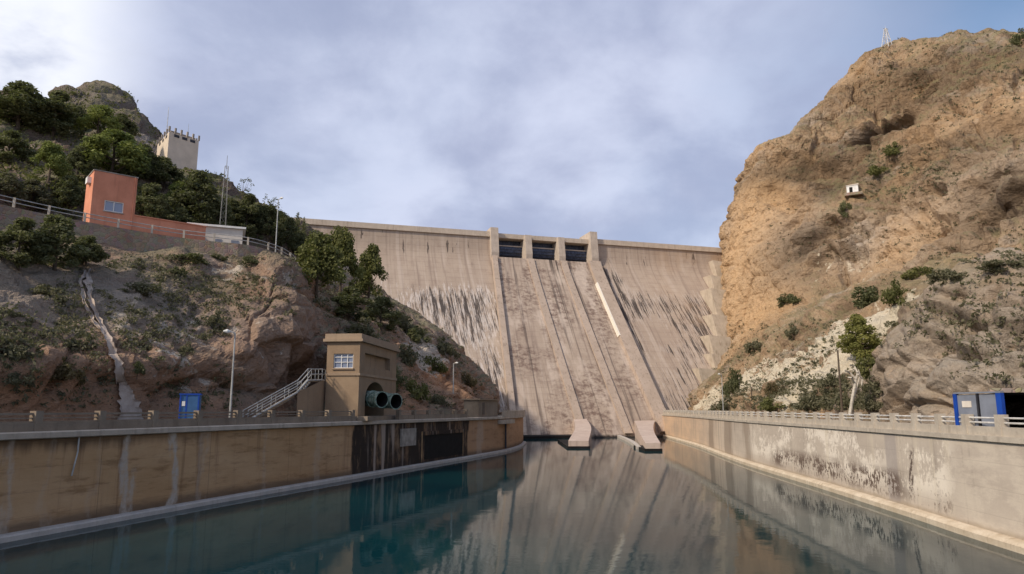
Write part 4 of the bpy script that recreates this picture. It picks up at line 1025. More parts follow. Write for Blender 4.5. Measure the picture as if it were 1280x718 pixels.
# ------------------------------------------------------------------ lamps and poles
def lamp(px, base_py_Y, top_py, label, armdir=1, head=True, name='street_lamp', r=.07, group=None, zb=None):
    Y = base_py_Y; top = atY(px, top_py, Y); h = top.z - zb
    e = empty(name, (top.x, Y, zb), label, 'street lamp' if head else 'pole', group)
    e2 = MB().tube([(0, 0, 0), (0, 0, h)], [r * 1.25, r * .8], 8); e2.build('pole', M['galv'] if head else M['bark'], e, local=True)
    if head:
        MB().box((0, 0, .12), (.36, .36, .24)).build('base', M['par_l'], e, local=True)
        hm = MB(); hm.tube([(0, 0, h - .02), (.12 * armdir, -.1, h + .08), (.5 * armdir, -.3, h + .12)], [.05, .05, .04], 6)
        hd_ = hm.build('arm', M['pale_metal'], e, local=True)
        MB().tube([(.3 * armdir, -.22, h + .12), (.5 * armdir, -.33, h + .14), (.75 * armdir, -.47, h + .12)], [.08, .17, .06], 8).build('lamp_head', M['lamp'], e, local=True)
    return e
lamp(294, 56.0, 417, 'street lamp behind the left parapet near the foot of the stair', -1, zb=5.4, group='street lamps')
lamp(348, 91.5, 250, 'tall street lamp at the bend of the upper road', 1, zb=ROADZ, group='street lamps')
lamp(902, 127, 469, 'short street lamp on the right bank beside a round dark tree', -1, zb=5.23, group='street lamps')
hp = hit(567, 492, [bvL1]); lamp(567, hp[0].y, 455, 'small lamp standing in the rocks between pump house and dam', 1, zb=hp[0].z - .3, group='street lamps', r=.09)
lamp(939, 106, 484, 'short bare pole behind the right bank railing', 1, False, 'utility_pole', .09, zb=5.23)
lamp(1047, 67, 438, 'tall thin wooden pole beside the bleached dead tree', 1, False, 'utility_pole', .09, zb=5.23)

# ------------------------------------------------------------------ portable cabin and blue gate
cp = atY(237.5, 512, 53.5); cab = empty('portable_cabin', (cp.x, 53.5, 5.405), 'small blue portable cabin with a white notice on the left walkway', 'cabin', rz=.32)
MB().box((0, 0, 1.12), (1.35, 1.25, 2.1)).build('shell', M['cabin_blue'], cab, local=True, bevel=.03)
MB().prism([(-.72, -.68), (.72, -.68), (.72, .68), (-.72, .68)], 2.173, 2.28).build('roof', M['blue'], cab, local=True)
MB().box((.2, -.65, 1.08), (.72, .04, 1.9)).build('door', M['cabin_blue'], cab, local=True)
for x in (-.62, -.2, .6): MB().box((x, -.66, 1.12), (.1, .05, 2.05)).build('corner_post', M['blue'], cab, local=True)
MB().box((-.40, -.645, 1.55), (.22, .03, .34)).build('notice', M['white'], cab, local=True)
MB().box((0, 0, .035), (1.42, 1.32, .07)).build('skid', M['dark_metal'], cab, local=True)

gp0 = atY(1196, 512, 40.6); gp1 = atY(1254, 512, 37.6)
ga = math.atan2(gp1.y - gp0.y, gp1.x - gp0.x); gw = math.hypot(gp1.x - gp0.x, gp1.y - gp0.y)
gate = empty('gate_booth', ((gp0.x + gp1.x) / 2, (gp0.y + gp1.y) / 2, 5.24), 'blue framed metal booth with two grey door panels beside the tunnel', 'booth', rz=ga)
hgt = 2.16
bk = MB(); bk.box((-.25, .35, hgt / 2), (gw - .8, .5, hgt - .1)); bk.build('body', M['dark_metal'], gate, local=True)
for x in (-gw / 2 + .02, gw / 2 - .12):
    MB().box((x, 0, hgt / 2), (.22 if x < 0 else .34, .2, hgt)).build('corner_post', M['blue'], gate, local=True)
MB().box((0, 0, hgt + .045), (gw + .06, .22, .08)).build('top_frame', M['grey_panel'], gate, local=True)
MB().box((-.02, 0, hgt / 2), (.1, .12, hgt)).build('mullion', M['dark_metal'], gate, local=True)
dl = MB().box((-gw / 4, .02, hgt / 2), (gw / 2 - .26, .07, hgt - .1)).build('door', M['grey_panel'], gate, local=True)
MB().box((-gw / 4, -.03, hgt * .74), (.62, .03, .34)).build('notice', M['white_render'], dl, local=True)
MB().box((gw / 4 - .08, .02, hgt / 2), (gw / 2 - .36, .07, hgt - .1)).build('door', M['grey_panel'], gate, local=True)
# tunnel mouth
tp = atY(1257, 512, 38.6); tun = empty('tunnel_portal', (tp.x + 1.5, 38.3, 5.24), 'dark square tunnel mouth in the rock right of the blue booth', 'tunnel', rz=-.42)
m = MB()
for (c, d) in (((0, 5, -.0), (3.4, 10, .02)), ((0, 5, 2.15), (3.4, 10, .1)), ((-1.65, 5, 1.05), (.1, 10, 2.1)), ((1.65, 5, 1.05), (.1, 10, 2.1)), ((0, 10.05, 1.05), (3.4, .1, 2.1))): m.box(c, d)
m.build('passage', M['dark_in'], tun, local=True)
m = MB(); m.box((0, .1, 2.32), (4.2, .7, .24)); m.box((1.95, .1, 1.1), (.5, .9, 2.2)); m.build('portal_frame', M['stone'], tun, local=True)

# ------------------------------------------------------------------ upper road: masonry wall, guard rail, buildings
rw_pts = ROADC
msn = MB().sweep(rw_pts, [(0, ROADZ - 4.5), (0, ROADZ + .12), (.6, ROADZ + .12), (.6, ROADZ - 4.5)], 1)
o = msn.build('retaining_wall', M['stone']); tag(o, 'curved rubble stone retaining wall holding up the upper road', 'wall')
gr = empty('guard_rail', (rw_pts[30][0], rw_pts[30][1], ROADZ), 'pale two bar railing along the edge of the upper road', 'railing')
gl = 0; nr = plan_normals(rw_pts, 1)
rails = [MB(), MB()]; top = [(p[0] + n[0] * .3, p[1] + n[1] * .3) for p, n in zip(rw_pts, nr)]
for k, zz in ((0, .55), (1, .98)):
    rails[k].tube([(p[0], p[1], ROADZ + .12 + zz) for p in top], .05, 5); rails[k].build('rail', M['galv'], gr)
for i in range(0, len(top), 3):
    p = top[i]; MB().box((p[0], p[1], ROADZ + .12 + .52), (.22, .22, 1.04), .4).build('post', M['par_r'], gr)

def quad_house(name, corners, z0, zt, label, cat):
    e = empty(name, (sum(c[0] for c in corners) / 4, sum(c[1] for c in corners) / 4, z0), label, cat)
    return e
# orange building: c0 left front corner, c1 right front corner
c0 = atY(112, 275, 77.5); c1 = atY(167, 281, 80.4)
fd = Vector((c1.x - c0.x, c1.y - c0.y, 0)); fw = fd.length; fd.normalize(); bd = Vector((-fd.y, fd.x, 0))
def OB(a, b, z): return Vector((c0.x, c0.y, 0)) + fd * a + bd * b + Vector((0, 0, z))
ob_ = empty('orange_building', tuple(OB(2, 3, ROADZ)), 'orange rendered block with one long window above the upper road', 'building')
zt0 = atY(115, 213, 77.5).z
def obox(a0, a1, b0, b1, z0, z1, mb=None):
    m = mb or MB(); P = [OB(a, b, z) for z in (z0, z1) for a, b in ((a0, b0), (a1, b0), (a1, b1), (a0, b1))]
    for q in ((3, 2, 1, 0), (4, 5, 6, 7), (0, 1, 5, 4), (1, 2, 6, 5), (2, 3, 7, 6), (3, 0, 4, 7)): m.quad([P[k] for k in q])
    return m
fwm = MB(); x0, x1, y0, y1 = fw * .29, fw * .73, ROADZ + 2.35, ROADZ + 3.6
def oq(a0, z0, a1, z1): fwm.quad([OB(a0, 0, z0), OB(a1, 0, z0), OB(a1, 0, z1), OB(a0, 0, z1)])
oq(0, ROADZ - 1, fw, y0); oq(0, y1, fw, zt0); oq(0, y0, x0, y1); oq(x1, y0, fw, y1)
for a, z, a2, z2 in ((x0, y0, x1, y0), (x0, y1, x1, y1), (x0, y0, x0, y1), (x1, y0, x1, y1)): fwm.quad([OB(a, 0, z), OB(a2, 0, z2), OB(a2, .2, z2), OB(a, .2, z)])
fwm.quad([OB(0, 4, ROADZ - 1), OB(0, 0, ROADZ - 1), OB(0, 0, zt0), OB(0, 4, zt0)]); fwm.quad([OB(fw, 0, ROADZ - 1), OB(fw, 4, ROADZ - 1), OB(fw, 4, zt0), OB(fw, 0, zt0)]); fwm.quad([OB(0, 4, ROADZ - 1), OB(fw, 4, ROADZ - 1), OB(fw, 4, zt0), OB(0, 4, zt0)])
fwm.build('wall', M['orange'], ob_)
obox(-.08, fw + .08, -.08, 4.08, zt0 + .003, zt0 + .12).build('roof', M['roof_grey'], ob_)
MB().tube([OB(fw - .25, -.06, ROADZ), OB(fw - .25, -.06, zt0)], .05, 6).build('downpipe', M['orange'], ob_)
obox(x0 - .1, x1 + .1, -.08, .05, y0 - .1, y0 - .003).build('window_sill', M['roof_grey'], ob_)
fr = MB()
for a in (x0 + .05, (x0 + x1) / 2, x1 - .05): obox(a - .05, a + .05, .06, .14, y0, y1, fr)
for z in (y0 + .05, y1 - .05): obox(x0, x1, .061, .139, z - .05, z + .05, fr)
w = fr.build('window', M['white'], ob_); obox(x0, x1, .15, .18, y0, y1).build('pane', M['glass'], w)
obox(fw + .003, fw + 8.0, 0, 5, ROADZ - 1, atY(169, 269, 80.4).z - .1).build('annex', M['orange'], ob_)
obox(fw + .003, fw + 8.1, -.1, 5.1, atY(169, 269, 80.4).z - .097, atY(169, 269, 80.4).z + .03).build('annex_roof', M['orange'], ob_)
obox(-.42, -.003, 1.2, 2.2, zt0 - 1.2, zt0 - .5).build('wall_box', M['white'], ob_)
# white low building
w0 = atY(236, 300, 88.2); w1 = atY(303, 300, 90.5)
wb = empty('white_building', (w0.x, w0.y, ROADZ), 'low white flat roofed building beside the orange block', 'building')
wd = Vector((w1.x - w0.x, w1.y - w0.y, 0)); wl_ = wd.length; wa = math.atan2(wd.y, wd.x); wb.rotation_euler.z = wa
hw = atY(236, 284, 88.2).z - ROADZ + .25
MB().box((wl_ / 2, 2.2, hw / 2 - .4), (wl_, 4.4, hw + .8)).build('wall', M['white_render'], wb, local=True)
MB().box((wl_ / 2, 2.2, hw + .13), (wl_ + .7, 5.1, .25)).build('roof', M['white'], wb, local=True)
for x in (1.0, 3.4, 5.4): MB().box((x, -.03, .95), (.9 if x != 3.4 else .8, .06, 1.5)).build('door', M['grey_panel'], wb, local=True)
# tower on the hill
ta, tb, tc = atY(212, 160, 146), atY(249, 171, 151.5), atY(197, 178, 154)
ztop = ta.z; zb_ = ztop - 13
tw = empty('tower', (ta.x, ta.y, zb_), 'square beige tower with a notched top and antennas on the wooded hill', 'tower')
td = tb + (tc - ta)
pl4 = [(ta.x, ta.y), (tb.x, tb.y), (td.x, td.y), (tc.x, tc.y)]
MB().prism(pl4, zb_, ztop - .8).build('wall', M['tower'], tw)
def edge_pt(i, t): a, b = pl4[i], pl4[(i + 1) % 4]; return Vector((a[0] + (b[0] - a[0]) * t, a[1] + (b[1] - a[1]) * t, 0))
for e in range(4):
    L = math.dist(pl4[e], pl4[(e + 1) % 4]); ang = math.atan2(pl4[(e + 1) % 4][1] - pl4[e][1], pl4[(e + 1) % 4][0] - pl4[e][0])
    n = 5
    for k in range(n + 1):
        p = edge_pt(e, (k + .01) / (n + .02)); 
        if k < n: MB().box((p.x, p.y, ztop - .22), (.34, .34, 1.15), ang).build('merlon', M['roof_grey'], tw)
    for k in range(3):
        p = edge_pt(e, .25 + .27 * k); MB().box((p.x, p.y, ztop - 1.35), (1.15, .12, .6), ang).build('slot_window', M['dark_metal'], tw)
cx, cy = (pl4[0][0] + pl4[2][0]) / 2, (pl4[0][1] + pl4[2][1]) / 2
MB().prism([(cx + (p[0] - cx) * .82, cy + (p[1] - cy) * .82) for p in pl4], ztop - .797, ztop - .1).build('roof', M['roof_grey'], tw)
p = atY(211, 134, 150); MB().tube([(p.x, p.y, ztop - .3), (p.x, p.y, p.z)], [.10, .05], 6).build('antenna', M['galv'], tw)
p = atY(236, 155, 151); MB().tube([(p.x, p.y, ztop - .3), (p.x, p.y, p.z)], [.06, .03], 5).build('antenna', M['galv'], tw)
# lattice mast behind the white building
def lattice(name, px, Y, zb, ztip, wb_, wt, n, label, cat, r=.05, tip=0, mat=None):
    p = atY(px, 300, Y); e = empty(name, (proj_x(px, Y, (zb + ztip) / 2), Y, zb), label, cat, rz=.5); h = ztip - zb; mat = mat or M['galv']
    c = [(-1, -1), (1, -1), (1, 1), (-1, 1)]
    for sx, sy in c:
        MB().tube([(sx * wb_ / 2, sy * wb_ / 2, 0), (sx * wt / 2, sy * wt / 2, h)], r, 5).build('leg', mat, e, local=True)
    m = MB()
    for i in range(n):
        t0, t1 = i / n, (i + 1) / n; a, b = (wb_ + (wt - wb_) * t0) / 2, (wb_ + (wt - wb_) * t1) / 2
        for k in range(4):
            p, q = c[k], c[(k + 1) % 4]
            if i % 2: p, q = q, p
            m.bar((p[0] * a, p[1] * a, t0 * h), (q[0] * b, q[1] * b, t1 * h), r * .7); m.bar((p[0] * b, p[1] * b, t1 * h), (q[0] * b, q[1] * b, t1 * h), r * .7)
    m.build('bracing', mat, e, local=True)
    if tip: MB().tube([(0, 0, h - .4), (0, 0, h + tip)], [.05, .03], 5).build('antenna', mat, e, local=True)
    return e
def proj_x(px, Y, z): return (px - 640) / F * (Y * CT + (z - EYE) * ST)
lattice('lattice_mast', 279, 98, ROADZ - .5, atY(281, 208, 98).z, 1.0, .42, 12, 'grey lattice radio mast rising behind the white building', 'mast', .03, 1.6, M['mast'])
hp = hit(1107, 58, [bvR]) or (atY(1107, 58, 231),)
py_ = lattice('lattice_pylon', 1108, hp[0].y, hp[0].z - 1, atY(1108, 36, hp[0].y).z, 2.6, .5, 5, 'small pale lattice pylon on the summit of the right cliff', 'pylon', .11, 1.2, M['pale_metal'])
am = MB(); hh = atY(1108, 36, hp[0].y).z - hp[0].z + 1; am.bar((-1.5, 0, hh - .4), (1.5, 0, hh + .2), .14); am.build('crossarm', M['pale_metal'], py_, local=True)
# white hut on the cliff
hp = hit(1066, 240, [bvR]); s = depth(hp[0]) / F
ch = empty('hut', (hp[0].x, hp[0].y, hp[0].z - .6), 'tiny white hut with a dark doorway perched halfway up the right cliff', 'building', rz=-.5)
MB().box((0, 0, .95), (2.7, 2.2, 2.1)).build('wall', M['white'], ch, local=True)
MB().prism([(-1.5, -1.25), (1.5, -1.25), (1.5, 1.25), (-1.5, 1.25)], 2.003, 2.1, [2.12, 2.3, 2.3, 2.12]).build('roof', M['white_render'], ch, local=True)
MB().box((.2, -.6, -.45), (4.2, 3.4, .7)).build('terrace', M['stone'], ch, local=True)
MB().box((-.35, -1.12, .85), (.75, .06, 1.45)).build('door', M['dark_in'], ch, local=True)

# ------------------------------------------------------------------ pale gully draped over the left slope
def drape(path, bvs, lift=.12, nseg=60, nw=6):
    pts = spline([(a, b, w) for a, b, w in path], 4); m = MB(); rows = []
    for (px, py, w) in pts:
        row = []
        for k in range(nw + 1):
            h = hit(px + w * (k / nw - .5), py, bvs)
            if h is None: row = None; break
            n = h[1] if h[1].dot(ray(px, py)) < 0 else -h[1]
            row.append(h[0] + n * (lift + .12 * (1 if k in (0, nw) else 0)))
        if row: rows.append(row)
    for a, b in zip(rows[:-1], rows[1:]):
        if (a[nw // 2] - b[nw // 2]).length > 14: continue
        for k in range(nw): m.quad([a[k], a[k + 1], b[k + 1], b[k]])
    return m
GUL = [(113, 338, 5), (108, 352, 7), (111, 372, 7), (114, 383, 6), (118, 393, 6), (122, 403, 6), (126, 412, 7), (131, 422, 8), (136, 432, 9), (140, 444, 10), (144, 455, 12), (148, 467, 14), (151, 478, 17), (154, 490, 20), (157, 500, 25), (160, 514, 30), (161, 528, 34)]
def rag(P, k, sd): return [(x + k * mn.noise(Vector((y * .10, sd, 0))) * 3, y, w * (.75 + .9 * abs(mn.noise(Vector((y * .21, sd + 4, 0)))))) for x, y, w in spline(P, 3)]
G1 = drape(rag([(113, 338, 5), (108, 352, 7), (111, 372, 7), (118, 393, 6), (126, 412, 7), (136, 432, 9), (144, 455, 12), (151, 478, 17), (157, 500, 25), (161, 528, 34)], 1, 1), [bvL1], .16)
G2 = drape(rag([(106, 340, 4), (101, 356, 5), (103, 376, 4), (112, 398, 4), (122, 414, 4)], 1, 7), [bvL1], .18)
k_ = len(G1.v); G1.v += G2.v; G1.f += [tuple(a + k_ for a in f) for f in G2.f]; G1.uvs += G2.uvs
g = G1.build('drainage_gully', M['gully'], smooth=True)
tag(g, 'ragged pale gully running down the rocky slope and widening at the left walkway', 'gully')

# ------------------------------------------------------------------ vegetation
def mat_leaf(name, a, b, dry=None):
    t = NT(name); oi = t.node('ShaderNodeObjectInfo').outputs['Random']; at = t.attr('tint')[2]
    c = t.mix(at, a, b)
    c = t.mix(t.rng(oi, 0, 1, 0, .35), c, tuple(x * .6 for x in a))
    t.b.inputs['Roughness'].default_value = .7
    t.put(t.b.inputs['Base Color'], c)
    tr = t.node('ShaderNodeBsdfTranslucent'); t.put(tr.inputs[0], t.mix(.5, c, (.12, .16, .02)))
    mx = t.node('ShaderNodeMixShader'); mx.inputs[0].default_value = .34
    t.l.new(t.b.outputs[0], mx.inputs[1]); t.l.new(tr.outputs[0], mx.inputs[2]); t.l.new(mx.outputs[0], t.out.inputs[0])
    return t.m
M['leaf_pine'] = mat_leaf('pine_needles', (.165, .205, .062), (.33, .355, .10))
M['leaf_dark'] = mat_leaf('dark_foliage', (.10, .108, .055), (.21, .212, .10))
M['leaf_grey'] = mat_leaf('grey_scrub_foliage', (.13, .125, .075), (.24, .22, .14))
M['leaf_dry'] = mat_leaf('dry_foliage', (.13, .095, .05), (.20, .155, .08))
M['leaf_bush'] = mat_leaf('bush_foliage', (.095, .105, .036), (.22, .21, .075))
M['leaf_olive'] = mat_leaf('olive_pine_needles', (.115, .125, .045), (.25, .25, .085))
M['leaf_yellow'] = mat_leaf('yellow_green_foliage', (.16, .165, .05), (.30, .29, .09))
rng = np.random.default_rng(7)
def leaf_mesh(name, clumps, per, size, flat=.8):
    """clumps: (centre, radius); many small leaf faces near the shell of each clump"""
    V, Fc, T = [], [], []
    for (c, r) in clumps:
        ct = rng.uniform(0, .55); n = max(8, int(per * (r ** 2)))
        d = rng.normal(size=(n, 3)); d /= np.linalg.norm(d, axis=1, keepdims=True)
        rad = r * rng.uniform(.25, 1.08, n) ** .55
        P = np.array(c) + d * rad[:, None] * np.array([1, 1, flat])
        nn = d * .5 + rng.normal(size=(n, 3)) * .7 + np.array([0, 0, .35])
        a = np.cross(nn, rng.normal(size=(n, 3))); a /= np.linalg.norm(a, axis=1, keepdims=True) + 1e-9
        b = np.cross(nn, a); b /= np.linalg.norm(b, axis=1, keepdims=True) + 1e-9
        s = size * rng.uniform(.55, 1.3, n)[:, None]
        for i in range(n):
            k = len(V); V += [tuple(P[i] - a[i] * s[i]), tuple(P[i] + b[i] * s[i] * .55), tuple(P[i] + a[i] * s[i]), tuple(P[i] - b[i] * s[i] * .55)]
            Fc.append((k, k + 1, k + 2, k + 3)); T += [min(1, max(0, ct + rng.uniform(-.1, .45)))] * 4
    me = bpy.data.meshes.new(name); me.from_pydata(V, [], Fc)
    at = me.attributes.new('tint', 'FLOAT', 'POINT'); at.data.foreach_set('value', np.array(T, np.float32))
    return me
def trunk_mesh(H, r, limbs, lean=.06, seed=0):
    rn = random.Random(seed); m = MB(); pts = []; x = y = 0
    for i in range(7):
        t = i / 6; pts.append((x, y, H * t)); x += rn.uniform(-lean, lean) * H / 6; y += rn.uniform(-lean, lean) * H / 6
    m.tube([(pts[0][0], pts[0][1], -.6)] + pts, [r * 1.25] + [r * (1 - .8 * i / 6) for i in range(7)], 7)
    for c in limbs:
        t = min(.9, max(.25, c[2] / H * .72)); i = int(t * 6); f = t * 6 - i
        a = Vector(pts[i]).lerp(Vector(pts[min(6, i + 1)]), f); b = Vector(c)
        m.tube([a, a.lerp(b, .5) + Vector((0, 0, -.04 * H)), b], [r * .42, r * .26, r * .08], 5, False)
    return m
def make_tree(name, kind, seed, leafmat, size):
    """unit tree about 8 m tall and 6 m wide at scale 1; returns list of (part name, mesh, material)"""
    rn = random.Random(seed); cl = []
    if kind == 'pine':
        for i in range(46):
            z = rn.uniform(.30, 1.0) ** .9; w = math.sin(min(1, (1.06 - z) / .52) * PI / 2) * (.78 + .22 * rn.random())
            a = rn.uniform(0, 2 * PI); q = rn.uniform(.35, 1) ** .6 * w * 2.55
            cl.append(((q * math.cos(a), q * math.sin(a), z * 7.1), rn.uniform(.55, 1.0)))
        tr = trunk_mesh(6.2, .2, [c for c, _ in cl[::4]], seed=seed); per = 235
    elif kind == 'dense':
        for i in range(54):
            z = rn.uniform(.08, 1.0); w = (math.sin(min(1, (1.08 - z) / .75) * PI / 2)) * (.8 + .25 * rn.random())
            a = rn.uniform(0, 2 * PI); q = rn.uniform(.3, 1) ** .6 * w * 2.6
            cl.append(((q * math.cos(a), q * math.sin(a), z * 7.2), rn.uniform(.55, 1.05)))
        tr = trunk_mesh(5.8, .2, [c for c, _ in cl[::5]], seed=seed); per = 200
    elif kind == 'airy':
        for i in range(34):
            z = rn.uniform(.35, 1.0); a = rn.uniform(0, 2 * PI); q = rn.uniform(.1, 1) * (1.0 - .45 * abs(z - .7)) * 2.2
            cl.append(((q * math.cos(a), q * math.sin(a), z * 7.6), rn.uniform(.28, .55)))
        tr = trunk_mesh(7.0, .12, [c for c, _ in cl[::2]], seed=seed); per = 60
    elif kind == 'spire':
        for i in range(26):
            z = i / 26; a = rn.uniform(0, 2 * PI); q = rn.uniform(.2, 1) * .9 * (1 - z) ** .7
            cl.append(((q * math.cos(a), q * math.sin(a), .6 + z * 7.2), .75 * (1 - z) ** .6 + .22))
        tr = trunk_mesh(7.2, .12, [], .01, seed); per = 85
    elif kind == 'bush':       # 2 m tall, 3 m wide
        for i in range(22):
            a = rn.uniform(0, 2 * PI); q = rn.random() ** .6 * 1.35; z = rn.uniform(.1, 1) * 1.55 * math.sqrt(max(.08, 1 - (q / 1.5) ** 2))
            cl.append(((q * math.cos(a), q * math.sin(a), z), rn.uniform(.28, .52)))
        tr = trunk_mesh(1.2, .06, [c for c, _ in cl[::3]], .15, seed); per = 420
    me = leaf_mesh('crown', cl, per, size)
    return me, tr.mesh('trunk')
TV = {}
for kind, n, size in (('pine', 4, .18), ('dense', 3, .2), ('airy', 2, .16), ('spire', 1, .2), ('bush', 4, .125)):
    TV[kind] = [make_tree(kind, kind, 100 + 13 * i + len(kind) * 7, None, size) for i in range(n)]
cnt = {}
def plant(name, px, base, topy, wpx, kind, leaf, label, cat, group=None, bvs=None, at=None, var=None, sink=.02):
    if at is None:
        h = hit(px, base, bvs)
        if h is None: print('MISS', px, base, label); return
        p = h[0]
    else: p = Vector(at)
    sc = depth(p) / F; Hh = (base - topy) * sc; Ww = wpx * sc
    uh, uw_ = (8.0, 6.2) if kind in ('pine', 'dense') else ((8.0, 4.6) if kind == 'airy' else ((8, 2.2) if kind == 'spire' else (1.95, 3.3)))
    cnt[kind] = cnt.get(kind, -1) + 1
    cm, tm = TV[kind][cnt[kind] % len(TV[kind])]
    key = (cm.name, leaf)
    if kind == 'bush': sink = .22
    e = empty(name, (p.x, p.y, p.z - Hh * sink), label, cat, group, rz=rng.uniform(0, 6.28))
    e.scale = (Ww / uw_, Ww / uw_, Hh / uh)
    for nm, me, mt in (('crown', cm, M[leaf]), ('trunk', tm, M['bark'])):
        o = bpy.data.objects.new(nm, me); COL.objects.link(o); o.parent = e
        if not me.materials: me.materials.append(mt)
        o.material_slots[0].link = 'OBJECT'; o.material_slots[0].material = mt
    return e
L2, L1, R_ = [bvL2], [bvL1], [bvR]
GP = 'pines on the left hill'
